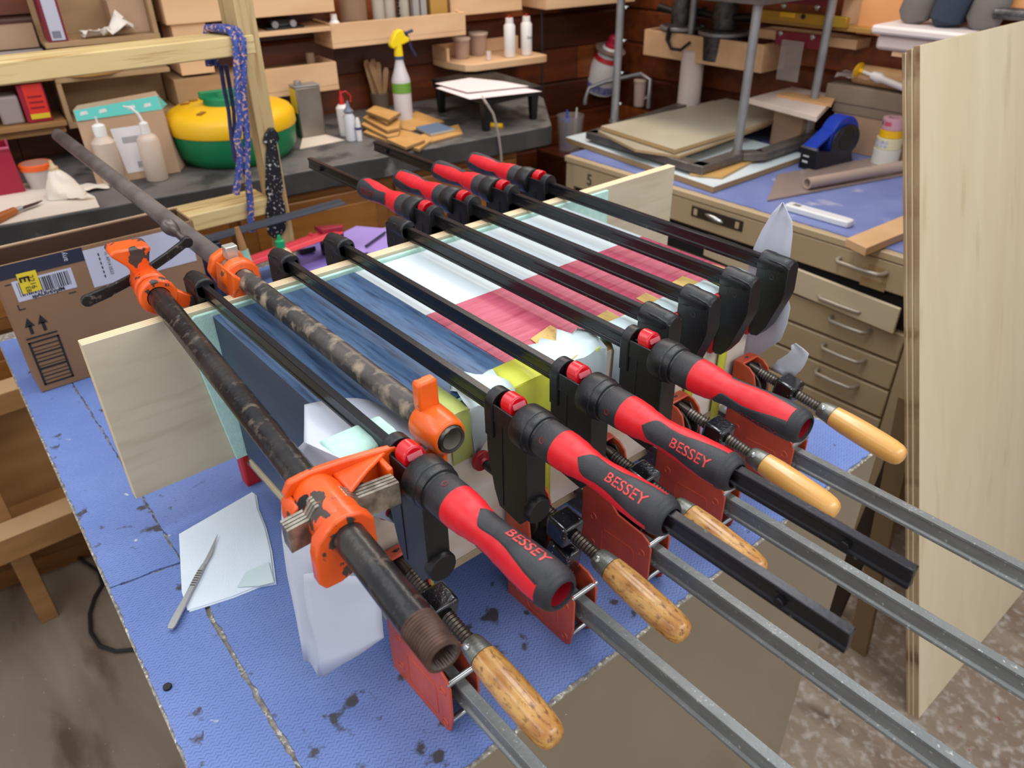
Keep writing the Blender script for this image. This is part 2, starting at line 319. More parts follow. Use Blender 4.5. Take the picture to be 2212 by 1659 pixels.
# ================================================================ THE SETTING
use(WF)
def conc_mat():
    m = bpy.data.materials.new('worn_concrete'); m.use_nodes = True; N = m.node_tree.nodes; L = m.node_tree.links; p = N['Principled BSDF']; p.inputs['Roughness'].default_value = .7
    tc = N.new('ShaderNodeTexCoord'); sp = N.new('ShaderNodeSeparateXYZ'); L.new(tc.outputs['Object'], sp.inputs[0])
    def nz(sc, det, st=(1, 1, 1), d=0.0):
        mp = N.new('ShaderNodeMapping'); mp.inputs['Scale'].default_value = st; mp.inputs['Rotation'].default_value = (0, 0, .5); L.new(tc.outputs['Object'], mp.inputs['Vector'])
        n = N.new('ShaderNodeTexNoise'); n.inputs['Scale'].default_value = sc; n.inputs['Detail'].default_value = det; n.inputs['Distortion'].default_value = d; L.new(mp.outputs[0], n.inputs['Vector']); return n.outputs['Fac']
    def rg(v, a, b, c=0.0, e=1.0):
        r = N.new('ShaderNodeMapRange'); r.inputs['From Min'].default_value = a; r.inputs['From Max'].default_value = b; r.inputs['To Min'].default_value = c; r.inputs['To Max'].default_value = e; L.new(v, r.inputs['Value']); return r.outputs[0]
    def mix(f, a, b):
        z = N.new('ShaderNodeMix'); z.data_type = 'RGBA'; L.new(f, z.inputs[0])
        for k, v in ((6, a), (7, b)):
            if isinstance(v, tuple): z.inputs[k].default_value = v
            else: L.new(v, z.inputs[k])
        return z.outputs[2]
    c = mix(rg(nz(2.6, 6, (.5, 2.2, 1), .8), .35, .68), lin((120, 102, 86)), lin((148, 134, 118)))
    c = mix(rg(nz(6, 5, (.6, 1.6, 1)), .56, .70), c, lin((92, 74, 60)))
    mu = N.new('ShaderNodeMath'); mu.operation = 'MULTIPLY'; L.new(rg(nz(42, 8), .50, .74), mu.inputs[0]); L.new(rg(sp.outputs[1], -.1, .5), mu.inputs[1])
    c = mix(mu.outputs[0], c, lin((176, 170, 164)))
    mu2 = N.new('ShaderNodeMath'); mu2.operation = 'MULTIPLY'; L.new(rg(nz(40, 3), .73, .75), mu2.inputs[0]); L.new(rg(sp.outputs[1], -.1, .2), mu2.inputs[1])
    c = mix(mu2.outputs[0], c, lin((150, 50, 66)))
    c = mix(rg(nz(120, 2), .74, .76), c, lin((210, 204, 196)))
    L.new(c, p.inputs['Base Color']); b = N.new('ShaderNodeBump'); b.inputs['Strength'].default_value = .25; b.inputs['Distance'].default_value = .001; L.new(nz(60, 4), b.inputs['Height']); L.new(b.outputs[0], p.inputs['Normal']); return m
conc = conc_mat()
mb = MB(); mb.box((-3.6, -2.2, -.98), (2.2, 3.4, -.93)); fl = tag(build(mb, 'floor', conc, smooth=False), kind='structure')
def sided_wall(name, fr, axis, pos, a, b, zs=(-.93, 1.35), inward=1):
    use(fr)
    mb = MB()
    if axis == 'x': mb.box((pos-.06, a, zs[0]), (pos-.012, b, zs[1]))
    else: mb.box((a, pos+.012, zs[0]), (b, pos+.06, zs[1]))
    wl = tag(build(mb, name, sid[0], smooth=False), kind='structure')
    z = zs[0]; rnd = random.Random(name); r = 0
    while z < zs[1]-.02:
        h = .128; x = a
        while x < b-.01:
            L = min(rnd.choice([.55, .75, .95, 1.2]), b-x)
            if b-x-L < .25: L = b-x
            mb = MB(); z1 = min(z+h-.004, zs[1]); tt = rnd.uniform(-.001, .002)
            if axis == 'x': mb.prism([(pos-.012, z), (pos+.008+tt, z), (pos+.006+tt, z1-.012), (pos-.002, z1), (pos-.012, z1)], 'y', x+.001, x+L-.001)
            else: mb.prism([(pos+.012, z), (pos-.008-tt, z), (pos-.006-tt, z1-.012), (pos+.002, z1), (pos+.012, z1)], 'x', x+.001, x+L-.001)
            build(mb, 'plank', sid[rnd.choice([0, 0, 1, 1, 2])], wl, smooth=False)
            x += L
        z += h; r += 1
    return wl
sided_wall('wall_back', BF, 'x', -.62, -1.6, 2.40)
sided_wall('wall_right', WF, 'y', 2.62, -2.40, 1.2)
# ================================================================ WORK TABLE (flat-file cabinets under blue vinyl)
use(WF)
TX0, TX1, TY0, TY1 = -1.70, -.366, .045, 1.04
tb = thing('plan_cabinet', 'large beige metal plan cabinet carrying the clamped box, its top covered in blue cloth', 'cabinet', (-1.0, .5, -.93))
mb = MB(); mb.box((TX0, TY0+.066, -.475), (TX1-.002, TY1-.002, -.0066)); build(mb, 'upper_case', mat('beige_cabinet_front', (140, 128, 108), .26, c2=(134, 122, 102), sc=3, c3=(200, 196, 186), sc3=150, lo3=.74, hi3=.78), tb, bevel=.004)
mb = MB(); mb.box((TX0+.004, TY0+.072, -.93), (TX1-.012, TY1-.012, -.485)); build(mb, 'lower_case', MT['beige_cabinet_front'], tb, bevel=.004)
mb = MB(); mb.prism([(TX1, .0195), (TX1, TY1), (TX0-.002, TY1), (TX0-.002, .061)], 'z', -.0062, -.002); build(mb, 'top_slab', mat('grey_white_edge', (158, 152, 140), .6, c2=(112, 106, 98), sc=160, c3=(206, 202, 190), sc3=200, lo3=.55, hi3=.65, bump=.5), tb, bevel=.002)
def jag(poly, amp, step=.008, seed=1):
    r = random.Random(seed); out = []
    for i in range(len(poly)):
        a = np.array(poly[i], float); b = np.array(poly[(i+1) % len(poly)], float); L = np.linalg.norm(b-a); n = max(1, int(L/step)); t = (b-a)/L; nn = np.array((-t[1], t[0]))
        for k in range(n):
            q = a+(b-a)*k/n+nn*r.uniform(-amp, amp)*(1 if k else .3); out.append(tuple(q))
    return out
def cloth_piece(poly, label, seed):
    mb = MB(); mb.prism(jag(poly, .0013, seed=seed), 'z', -.0018, .0012)
    return tag(build(mb, 'blue_vinyl_cloth', cloth, smooth=False), label, 'table cloth', None)
cloth_piece([(-.370, .022), (-.370, .104), (-.45, .108), (-.62, .1115), (-.80, .118), (-.828, .1205), (-.842, .0375)], 'narrow blue zigzag vinyl strip at the near left table corner, small black disc on it', 3)
cloth_piece([(-.846, .0378), (-.832, .1215), (-1.2, .128), (-1.66, .132), (-1.66, .062), (-1.2, .049)], 'narrow blue ribbed vinyl strip along the far left table edge beside the cardboard carton', 4)
cloth_piece([(-.371, .114), (-.370, .5), (-.370, 1.03), (-1.66, 1.03), (-1.66, .1345), (-1.2, .131), (-.83, .124), (-.62, .1175), (-.47, .114)], 'broad blue zigzag vinyl sheet under the clamps with dark stains', 5)
P = WF.hz(363, 1487, 0)
mb = MB(); mb.cyl((P[0], P[1], .0012), (P[0], P[1], .0045), .0048, .0045); tag(build(mb, 'round_magnet', blk, bevel=.0005), 'small black round disc on the blue strip near the left table edge', 'magnet')
# paper towel and scalpel
tw = [WF.hz(*p, .003) for p in [(387, 1155), (545, 1064), (551, 1070), (556, 1100), (572, 1140), (584, 1190), (593, 1260), (560, 1266), (500, 1290), (450, 1306), (405, 1320), (393, 1280)]]
pt = thing('paper_towel', 'folded white paper towel on the blue table cloth with a scalpel lying on it', 'paper towel', tw[0])
mb = MB(); mb.slab([(p[0]*.0+p[0], p[1], .0045) for p in tw], .0016); build(mb, 'top_layer', papt, pt, smooth=False, bevel=.0006)
mb = MB(); mb.slab([(p[0]+.002, p[1]+.0015, .0028) for p in tw], .0014); build(mb, 'bottom_layer', papt, pt, smooth=False)
fo = [WF.hz(*p, .006) for p in [(512, 1268), (531, 1236), (580, 1214), (592, 1258), (560, 1266)]]
mb = MB(); mb.slab([(p[0], p[1], .0064) for p in fo], .0006); build(mb, 'folded_corner', papw, pt, smooth=False)
a = WF.hz(371, 1352, .008); b = WF.hz(441, 1218, .008); c = WF.hz(470, 1153, .008)
def flat_between(mb, a, b, w0, w1, z0, z1, n=1):
    a = np.array(a[:2]); b = np.array(b[:2]); t = (b-a)/np.linalg.norm(b-a); nn = np.array((-t[1], t[0]))
    mb.prism([tuple(a+nn*w0), tuple(a-nn*w0), tuple(b-nn*w1), tuple(b+nn*w1)], 'z', z0, z1)
stl2 = mat('satin_scalpel_steel', (176, 178, 178), .4, .35)
sc_ = thing('scalpel', 'steel scalpel lying across the white paper towel', 'knife', a)
mb = MB(); t = (b-a)/np.linalg.norm(b-a); nn = np.array((-t[1], t[0], 0))
mb.prism([tuple((a+nn*s*w_+t*d)[:2]) for s, w_, d in ((1, .0045, 0), (1, .0048, .01), (1, .0035, .05), (1, .0040, .075), (1, .0026, .098), (-1, .0026, .098), (-1, .0036, .075), (-1, .0035, .05), (-1, .0048, .01), (-1, .0045, 0), (-1, .003, -.004), (1, .003, -.004))], 'z', .0062, .0092); build(mb, 'handle', stl2, sc_, bevel=.0006)
mb = MB(); e = a+t*.098; mb.prism([tuple((e+nn*.0025)[:2]), tuple((e-nn*.0028)[:2]), tuple((e+t*.02-nn*.0034)[:2]), tuple((c)[:2]), tuple((e+t*.012+nn*.002)[:2])], 'z', .0068, .0078); build(mb, 'blade', stl2, sc_, smooth=False)
for k in range(7):
    mb = MB(); q = a+t*(.062+k*.004); mb.obox((q[0], q[1], .0094), nn*.003, t*.0006, (0, 0, .0004)); build(mb, 'grip_ridge', scr2, sc_, smooth=False)

# ================================================================ CLAMPED ASSEMBLY
use(AF)
def panel(name, lo, hi, thin, face, edge, label=None, cat=None, parent=None, bevel=.0008):
    mb = MB(); mb.box(lo, hi)
    for i in range(6): pass
    # face order of box: -x, +x, -y, +y, -z, +z
    k = {0: (0, 1), 1: (2, 3), 2: (4, 5)}[thin]
    mb.m = [0 if i in k else 1 for i in (0, 1, 2, 3, 4, 5)]
    o = build(mb, name, [face, edge], parent, smooth=False, bevel=bevel)
    return tag(o, label, cat) if label else o
PZ0, PZ1 = .030, .273
panel('plywood_caul', (-.975, .113, PZ0), (-.957, 1.215, PZ1), 0, ply, plye, 'long upright birch plywood board behind the painted box, under the black clamp bars', 'board')
mb = MB(); mb.prism([(.238, .262), (.248, .268), (1.02, .268), (1.02, .05), (.255, .03), (.247, .1), (.236, .2)], 'x', -.9565, -.9505)
tag(build(mb, 'foam_sheet', foam, bevel=.001), 'thin mint green foam sheet between the plywood board and the painted box', 'foam')
# painted wooden box : blue stripe, white and crimson fields
bxt = thing('painted_wooden_box', 'large wooden box with blue, white and crimson top panels held between the clamps', 'box', (-.75, .6, .03))
BX0, BX1, BY0, BYM, BY1, BZ0, BZ1 = -.9495, -.579, .270, .484, .905, .034, .2625
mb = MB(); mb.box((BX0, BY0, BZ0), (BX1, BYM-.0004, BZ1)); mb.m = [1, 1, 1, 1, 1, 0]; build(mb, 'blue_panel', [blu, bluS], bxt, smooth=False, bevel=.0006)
mb = MB(); mb.box((BX0, BYM+.0004, BZ0), (-.7652, BY1, BZ1)); build(mb, 'white_panel', whl, bxt, smooth=False, bevel=.0006)
mb = MB(); mb.box((-.7648, BYM+.0004, BZ0), (BX1, BY1, BZ1)); build(mb, 'crimson_panel', redv, bxt, smooth=False, bevel=.0006)
# near caul and wrapping
panel('padded_board', (-.572, .262, .056), (-.554, .915, .252), 0, mat('waxed_board', (196, 180, 158), .45, c2=(208, 202, 192), sc=5, stretch=(1, 1.5, 5)), mdfe, 'pale waxed board standing in front of the painted box under the clamp pads', 'board')
mb = MB(); mb.box((-.5785, .35, .06), (-.5725, .912, .2615)); tag(build(mb, 'foam_strip', foam, bevel=.001), 'mint foam strip between the painted box and the near board', 'foam')
# bottom board
q0 = AF.hz(548, 996, .03)
panel('base_board', (-.94, .268, .018), (-.575, .93, .0295), 2, mat('pale_board', (206, 190, 156), .6), mat('pale_board_edge', (186, 168, 132), .6), 'thin pale plywood board under the painted box, its left end showing', 'board')
# white paper draped over the near left corner
def S(*rows): return [[tuple(p) for p in r] for r in rows]
zt = BZ1+.003
def draped(name, cols, mats, label, cat, solid=.0005, sub=0, group=None):
    mb = MB(); mb.grid(cols); o = build(mb, name, mats, solid=0, sub=sub)
    md = o.modifiers.new('t', 'SOLIDIFY'); md.thickness = solid; md.offset = 0
    return tag(o, label, cat, group)
h = AF.hz; vx = AF.vx; vy = AF.vy
rows = []
# along y from the left end to the pipe; each column goes from the box top, over the edge and down
def patch_sheet(name, rows, label, cat='paper', solid=.0005, m=None, nu=10, wav=.0012, seed=1):
    # rows of 3d points -> resampled smooth grid with faint waves
    r = random.Random(seed); R_ = []
    for row in rows:
        L = [np.array(p, float) for p in row]; out = []
        for k in range(nu+1):
            t_ = k/nu*(len(L)-1); i_ = min(int(t_), len(L)-2); out.append(L[i_]+(L[i_+1]-L[i_])*(t_-i_))
        R_.append(out)
    rows2 = []
    for a_, b_ in zip(R_[:-1], R_[1:]):
        for q in (0, .5): rows2.append([p+(o_-p)*q for p, o_ in zip(a_, b_)])
    rows2.append(R_[-1])
    rows2 = [[tuple(p+np.array((wav*math.sin(i_*.9+j_*.7+seed), 0, 0))) for i_, p in enumerate(rw)] for j_, rw in enumerate(rows2)]
    mb = MB(); mb.grid(rows2); o = build(mb, name, m or paper); md = o.modifiers.new('t', 'SOLIDIFY'); md.thickness = solid; md.offset = 0
    return tag(o, label, cat)
zt = BZ1+.0045
top1 = [h(657, 874, zt), h(690, 867, zt), h(730, 861, zt), h(765, 860, zt), h(795, 864, zt), h(820, 874, zt), h(850, 890, zt), h(900, 925, zt), h(935, 955, zt)]
edg = [h(657, 878, zt), h(668, 890, zt), h(700, 915, zt), h(725, 935, zt), h(750, 955, zt), h(775, 968, zt), h(800, 975, zt), h(850, 985, zt), h(905, 995, zt)]
mid = [vx(657, 955, -.59), vx(672, 962, -.575), vx(700, 975, -.560), vx(725, 985, -.542), vx(750, 1000, -.540), vx(775, 1015, -.539), vx(800, 1025, -.538), vx(835, 1040, -.538), vx(860, 1050, -.538)]
bot = [vx(622, 990, -.615), vx(640, 1020, -.60), vx(665, 1040, -.585), vx(700, 1060, -.56), vx(735, 1080, -.54), vx(765, 1095, -.538), vx(795, 1110, -.537), vx(825, 1120, -.537), vx(850, 1130, -.537)]
patch_sheet('paper_sheet', [top1, edg, mid, bot], 'white paper sheet folded over the near left top corner of the painted box', wav=.0004)
H1 = [vx(622, 1020, -.605), vx(650, 1040, -.59), vx(700, 1060, -.565), vx(760, 1080, -.535)]
H2 = [vx(608, 1090, -.60), vx(655, 1100, -.585), vx(710, 1115, -.56), vx(780, 1130, -.53)]
H3 = [vx(610, 1160, -.60), vx(660, 1175, -.58), vx(720, 1185, -.555), vx(790, 1200, -.525)]
H4 = [vx(620, 1240, -.60), vx(668, 1255, -.575), vx(735, 1270, -.55), vx(805, 1280, -.525)]
H5 = [vx(638, 1330, -.59), vx(675, 1345, -.575), vx(735, 1350, -.55), vx(818, 1345, -.525)]
H6 = [vx(656, 1428, -.585), vx(672, 1432, -.578), vx(690, 1468, -.57), vx(826, 1378, -.52)]
patch_sheet('paper_sheet', [H1, H2, H3, H4, H5, H6], 'long white paper sheet hanging to the table at the left front of the box', wav=.0012, seed=2)
F1 = [vx(656, 1240, -.562), vx(700, 1236, -.55), vx(770, 1245, -.53), vx(815, 1240, -.518)]
F2 = [vx(656, 1275, -.562), vx(705, 1280, -.55), vx(770, 1285, -.53), vx(820, 1280, -.516)]
F3 = [vx(664, 1325, -.56), vx(710, 1335, -.548), vx(770, 1335, -.53), vx(824, 1325, -.513)]
F4 = [vx(680, 1385, -.56), vx(715, 1395, -.548), vx(770, 1385, -.53), vx(828, 1362, -.512)]
F5 = [vx(692, 1462, -.560), vx(720, 1446, -.548), vx(775, 1414, -.53), vx(830, 1378, -.510)]
patch_sheet('paper_sheet', [F1, F2, F3, F4, F5], 'smaller torn white paper sheet hanging in front of the long paper sheet', wav=.0006, seed=3)
# foam block wrapped on the near left corner of the board
mb = MB(); mb.prism([(-.583, .2665), (-.581, .281), (-.574, .285), (-.548, .285), (-.537, .281), (-.534, .272), (-.535, .20), (-.5525, .20), (-.5525, .2665)], 'y', .2335, .300)
tag(build(mb, 'foam_wrap', foam, bevel=.0025, seg=3), 'thick mint foam block folded over the board edge beside the orange pipe clamp jaw', 'foam')
# tapes: bent strips over the top edge
def edge_tape(y0, y1, xin, zdown, m, label, skew=0.0, xo=-.5510, grp=None, name='tape_strip', dz=0.0):
    mb = MB(); zz = BZ1+.0012+dz
    prof = [(xin, zz), (-.572, zz+.0005), (-.553, zz-.001), (xo-.002, zz-.004), (xo+dz, zz-.012), (xo+dz+.001, zdown)]
    r0 = [(x, y0+skew*(i/5), z) for i, (x, z) in enumerate(prof)]; r2 = [(x, y1+skew*(i/5), z) for i, (x, z) in enumerate(prof)]
    r1 = [((a[0]+b[0])/2, (a[1]+b[1])/2, a[2]+.0006) for a, b in zip(r0, r2)]
    mb.grid([r0, r1, r2]); o = build(mb, name, m); md = o.modifiers.new('t', 'SOLIDIFY'); md.thickness = .0006; md.offset = 1
    return tag(o, label, 'tape', grp)
edge_tape(.452, .512, -.598, .06, ytape, 'bright yellow tape folded over the near board between the second and third black clamps')
edge_tape(.368, .394, -.612, .20, mat('pale_yellow_tape', (196, 208, 118), .5), 'pale yellow tape beside the orange pipe clamp head', .0)
edge_tape(.300, .328, -.574, .03, ytape, 'narrow yellow tape next to the nearest black clamp jaw', dz=.0008)
edge_tape(.586, .600, -.574, .12, ytape, 'yellow tape strip hanging from the crumpled wrap between the third and fourth near handles')
edge_tape(.842, .862, -.578, .03, ytape, 'yellow tape at the far right end of the near board', dz=.0008)
edge_tape(.770, .790, -.574, .05, ytape, 'yellow tape behind the red padded jaws')
def crumple(y0, y1, xin, zdown, m, label, seed, amp=.006, dz=.002):
    r = random.Random(seed); mb = MB(); ny = max(4, int((y1-y0)/.012)); rows = []
    prof = [(xin, BZ1+.002), ((xin-.582)/2-.003, BZ1+.003), (-.578, BZ1+.004), (-.562, BZ1+.003), (-.5515, BZ1-.002), (-.5505, (BZ1+zdown)/2+.02), (-.5500, zdown)]
    for j in range(ny+1):
        y = y0+(y1-y0)*j/ny
        rows.append([(x+r.uniform(-amp, amp)*(.4 if i < 6 else .3)+(r.uniform(-1, 1)*amp*1.5 if i == 0 else 0), y+r.uniform(-.003, .003), max(z+(r.uniform(0, amp) if i < 4 else r.uniform(-amp, amp)*(3 if i == 6 else .4)), BZ1+.0005 if i < 3 else 0)) for i, (x, z) in enumerate(prof)])
    mb.grid(rows); o = build(mb, 'waxed_wrap', m, sub=0); md = o.modifiers.new('t', 'SOLIDIFY'); md.thickness = .0004; md.offset = 0
    return tag(o, label, 'paper wrap')
crumple(.395, .455, -.596, .215, papw, 'waxed white wrap between the orange pipe clamp head and the second black clamp', 5)
crumple(.512, .600, -.604, .195, papw, 'crumpled waxed paper wrap on the box edge between the third and fourth near handles', 11, .007)
crumple(.615, .752, -.590, .20, papw, 'waxed paper wrap on the box edge between the first two far-handled clamps', 12, .0016)
crumple(.758, .835, -.588, .19, papw, 'waxed paper wrap on the box edge before the third black fixed jaw from the left', 13, .0016)
crumple(.842, .905, -.590, .18, papw, 'waxed paper wrap at the far right corner of the box edge', 14, .0016)
for pts, lb in (([(1146, 734), (1189, 704), (1268, 752), (1220, 792)], 'tan masking tape rectangle on the crimson panel beside the third near clamp'),
                ([(1283, 688), (1312, 672), (1345, 690), (1318, 705)], 'tan masking tape piece on the crimson panel between the fourth and fifth clamp bars'),
                ([(1334, 660), (1352, 648), (1400, 668), (1378, 684)], 'small tan tape piece touching the fifth clamp bar'),
                ([(1374, 646), (1395, 634), (1437, 654), (1412, 668)], 'small tan tape piece between the fifth and sixth clamp bars'),
                ([(1437, 620), (1475, 598), (1520, 615), (1478, 641)], 'larger tan tape piece between the sixth and seventh clamp bars'),
                ([(1517, 582), (1538, 572), (1577, 584), (1558, 598)], 'tan tape piece nearest the far right corner of the box top')):
    mb = MB(); mb.slab([(*h(*p, BZ1)[:2], BZ1+.0014) for p in pts], .0006); tag(build(mb, 'masking_tape', ttape, smooth=False), lb, 'tape')
# tall waxed sheet at the right end
Y1 = .935
def edges_sheet(name, Lp, Rp, y, label, bul=.006, cat='paper'):
    rows = []
    for (lx_, ly_), (rx_, ry_) in zip(Lp, Rp):
        rows.append([vy(lx_+(rx_-lx_)*t_, ly_+(ry_-ly_)*t_, y+bul*math.sin(PI*t_)) for t_ in (0, .25, .5, .75, 1)])
    mb = MB(); mb.grid([[tuple(p) for p in r_] for r_ in rows]); o = build(mb, name, paper); md = o.modifiers.new('t', 'SOLIDIFY'); md.thickness = .0006; md.offset = 0
    return tag(o, label, cat)
edges_sheet('waxed_sheet', [(1690, 437), (1668, 460), (1645, 498), (1628, 535), (1618, 575), (1610, 620), (1600, 680), (1592, 740), (1590, 800)],
            [(1692, 438), (1711, 478), (1712, 505), (1708, 540), (1704, 575), (1698, 625), (1707, 665), (1700, 700), (1686, 735)], Y1, 'tall white waxed sheet standing up behind the farthest right clamp jaw')
edges_sheet('waxed_flap', [(1709, 746), (1709, 756), (1700, 766), (1680, 778), (1668, 792), (1672, 800), (1695, 812)],
            [(1718, 741), (1735, 753), (1747, 764), (1744, 775), (1738, 788), (1730, 800), (1709, 818)], Y1-.02, 'small torn white paper flap above the farthest wooden clamp handle', .003)

# ---------------------------------------------------------------- gear clamps with grips around the bar
ZC = .285
def arc(cx, cz, r, a0, a1, n): return [(cx+r*math.cos(math.radians(a0+(a1-a0)*i/n)), cz+r*math.sin(math.radians(a0+(a1-a0)*i/n))) for i in range(n+1)]
def mirror_fix(mb, x0, s, y):
    mb.v = [(x0+s*v[0], y+s*v[1], ZC+v[2]) for v in mb.v]; return mb
def grip_r(X):
    K = [(.100, .0192), (.106, .0192), (.118, .0183), (.130, .0163), (.143, .0148), (.155, .0150), (.170, .0162), (.190, .0176), (.206, .0182), (.220, .0180), (.227, .0168), (.230, .0148)]
    for (a, ra), (b, rb) in zip(K, K[1:]):
        if X <= b: t = (X-a)/(b-a); t = max(0, t); t = t*t*(3-2*t); return ra+(rb-ra)*t
    return K[-1][1]
def gear_clamp(y, s, x0, xfix, a0, bar, dark, label, bar_ends_in=False):
    t = thing('bar_clamp', label, 'clamp', (x0, y, ZC), 'black bar clamps with red and black grips')
    J = lambda mb: mirror_fix(mb, x0, s, y)
    # bar, I profile
    hw, wb, ht, fl_ = .0047, .0034, .0102, .0058
    prof = [(-hw, -ht), (hw, -ht), (hw, -fl_), (wb, -fl_+.001), (wb, fl_-.001), (hw, fl_), (hw, ht), (-hw, ht), (-hw, fl_), (-wb, fl_-.001), (-wb, -fl_+.001), (-hw, -fl_)]
    mb = MB(); mb.prism([(a, b) for a, b in prof], 'x', (xfix-x0)*s-.03, bar); build(J(mb), 'bar', barm, t, bevel=.0007, seg=1)
    if not bar_ends_in:
        mb = MB(); mb.cyl((bar-.052, -.0085, -.0005), (bar-.052, .0085, -.0005), .0042); build(J(mb), 'stop_pin', barm, t, bevel=.0006)
    # sliding arm
    mb = MB(); mb.prism([(a, b) for a, b in [(-.0148, -.030)]+[(-.0152, .004)]+arc(0, .007, .0152, 180, 0, 14)+[(.0148, -.030)]], 'x', 0, .013)
    mb.prism([(0, -.008), (.0, -.05), (.010, -.098), (.018, -.118), (.052, -.122), (.064, -.108), (.064, .006), (.014, .006)], 'y', -.0128, .0128)
    mb.prism([(.004, -.01), (.004, .012), (.05, .012), (.05, -.01)], 'y', -.0136, -.0112); mb.prism([(.004, -.01), (.004, .012), (.05, .012), (.05, -.01)], 'y', .0112, .0136)
    arm = build(J(mb), 'sliding_arm', blk, t, bevel=.0022, seg=3)
    mb = MB(); mb.box((.0245, -.0137, -.112), (.0262, .0137, -.006)); build(J(mb), 'arm_ridge', blk, arm, bevel=.0005)
    mb = MB(); mb.lathe((.060, 0, -.098), (1, 0, 0), [(0, .0158), (.008, .0158), (.0105, .0142)], 36); build(J(mb), 'end_cap', blk2, t, bevel=.0006)
    # release lever
    mb = MB(); mb.prism([(-.0105, .0)]+arc(0, .0135, .0120, 172, 8, 14)+[(.0105, .0)], 'x', .0225, .0385); mb.v = [(v[0]-(v[2]-.012)*.22, v[1], v[2]) for v in mb.v]
    lev = build(J(mb), 'release_lever', redt, t, bevel=.0018, seg=3)
    mb = MB(); mb.prism([(.0368, .0195), (.0372, .0150), (.0405, .0150), (.0375, .0205)], 'y', -.0078, .0078); build(J(mb), 'lever_slot', mat('pink_lever_slot', (190, 90, 100), .4), lev, bevel=.0005)
    # collar
    mb = MB(); mb.lathe((0, 0, 0), (1, 0, 0), [(.046, .0205), (.047, .0224), (.0485, .0232), (.0650, .0236), (.0662, .0234), (.0672, .0224), (.0735, .0220), (.0750, .0212), (.0752, .0198), (.078, .0196)], 48); build(J(mb), 'collar', blk, t, bevel=0)
    mb = MB(); mb.lathe((0, 0, 0), (1, 0, 0), [(.076, .0186), (.078, .0194), (.1, .0194), (.1005, .0190)], 48); nk = build(J(mb), 'grip_neck', neck, t)
    aa = math.radians(a0+(18 if s > 0 else -18)); p = (.089, .0192*math.cos(aa), .0192*math.sin(aa)); d = (0, math.cos(aa), math.sin(aa))
    mb = MB(); mb.lathe(p, d, [(0, .0030), (.0005, .0030), (.0004, .0022), (-.0006, .0020)], 16, False); build(J(mb), 'screw_recess', letdk, nk)
    # grip : red core with two soft dark panels
    KW = [(.1305, 4), (.1315, 16), (.1335, 32), (.136, 43), (.140, 49), (.148, 48), (.158, 43), (.168, 41), (.178, 44), (.190, 51), (.202, 58), (.212, 62), (.217, 64), (.2185, 65)]
    def width(X):
        for (a_, wa), (b_, wb_) in zip(KW, KW[1:]):
            if X <= b_: return wa+(wb_-wa)*(X-a_)/(b_-a_)
        return 59
    NX = 60; mr = MB(); mr.lathe((0, 0, 0), (1, 0, 0), [(.0995, .0100), (.1, .0188)]+[(.100+.1205*i/NX, grip_r(.100+.1205*i/NX)) for i in range(NX+1)], 64, False)
    g1 = build(J(mr), 'red_grip', red, t)
    mg = MB(); mg.lathe((0, 0, 0), (1, 0, 0), [(.2185, .0170), (.2190, grip_r(.2185)+.0003), (.2195, grip_r(.2195)+.0007)]+[(.2195+.0105*i/10, grip_r(.2195+.0105*i/10)+.0006) for i in range(1, 11)]+[(.2315, .0138), (.2318, .0118), (.228, .0113), (.221, .0111)], 64, False)
    for sd in (0, 180):
        Xs = [.1305]+[.1305+(.2195-.1305)*(i/44) for i in range(1, 45)]; rows_ = []
        for X in Xs:
            w_ = math.radians(width(X)); rr_ = []
            for k_ in range(21):
                u_ = -1+2*k_/20; a_ = math.radians(a0+sd)+u_*w_; Xc = X+.0055*(abs(u_)**2)*max(0, 1-(X-.1305)/.02)
                edge_ = 0 if abs(u_) > .99 or X == Xs[0] else .0007
                r_ = grip_r(Xc)+edge_; rr_.append((Xc, r_*math.cos(a_), r_*math.sin(a_)))
            rows_.append(rr_)
        mg.grid(rows_)
    g2 = build(J(mg), 'soft_grip_panel', rubber, t)
    mb = MB(); mb.lathe((0, 0, 0), (1, 0, 0), [(.229, .0112), (.205, .0108), (.203, .004)], 40, False); build(J(mb), 'bore_lining', redp, g1)
    vs, fs = text_geo('BESSEY', .0130, 0, bold=.0001)
    for sd in (0, 180):
        mb = MB(); out = []
        flip = 1 if (s > 0) else -1
        for v in vs:
            X = .189+v[0]*flip*1.16; a = math.radians(a0+sd)-flip*v[1]/.0175; r = grip_r(X)+.0012; out.append((X, r*math.cos(a), r*math.sin(a)))
        mb.add(out, fs); build(J(mb), 'brand_lettering', letdk if dark else letred, g2, smooth=False)
    # spindle and pad
    mb = MB(); mb.lathe((0, 0, -.090), (1, 0, 0), [(-.031, .0118), (-.029, .0125), (-.0255, .0118), (-.0235, .0062), (-.020, .0055)], 32); build(J(mb), 'pressure_pad', redp, t)
    mb = MB(); mb.lathe((0, 0, -.090), (1, 0, 0), [(-.021, .0045), (-.015, .0058), (.012, .0058)], 20); build(J(mb), 'spindle', blk, t)
    # fixed jaw at the other end
    def Jf(mb): mb.v = [(xfix-s*v[0], y+s*v[1], ZC+v[2]) for v in mb.v]; return mb
    mb = MB()
    mb.prism([(.0, -.04), (.0, .010), (.004, .012), (.014, .013), (.028, .0125), (.044, .0105), (.049, .007), (.050, -.03), (.046, -.045), (.030, -.09), (.018, -.108), (.008, -.11), (.002, -.104)], 'y', -.0125, .0125)
    mb.lathe((0, 0, .0035), (1, 0, 0), [(.0, .0133), (.0015, .0150), (.014, .0150), (.020, .0138), (.036, .0138), (.046, .0125), (.049, .0100)], 36)
    fj = build(Jf(mb), 'fixed_jaw', blk, t, bevel=.0035, seg=3)
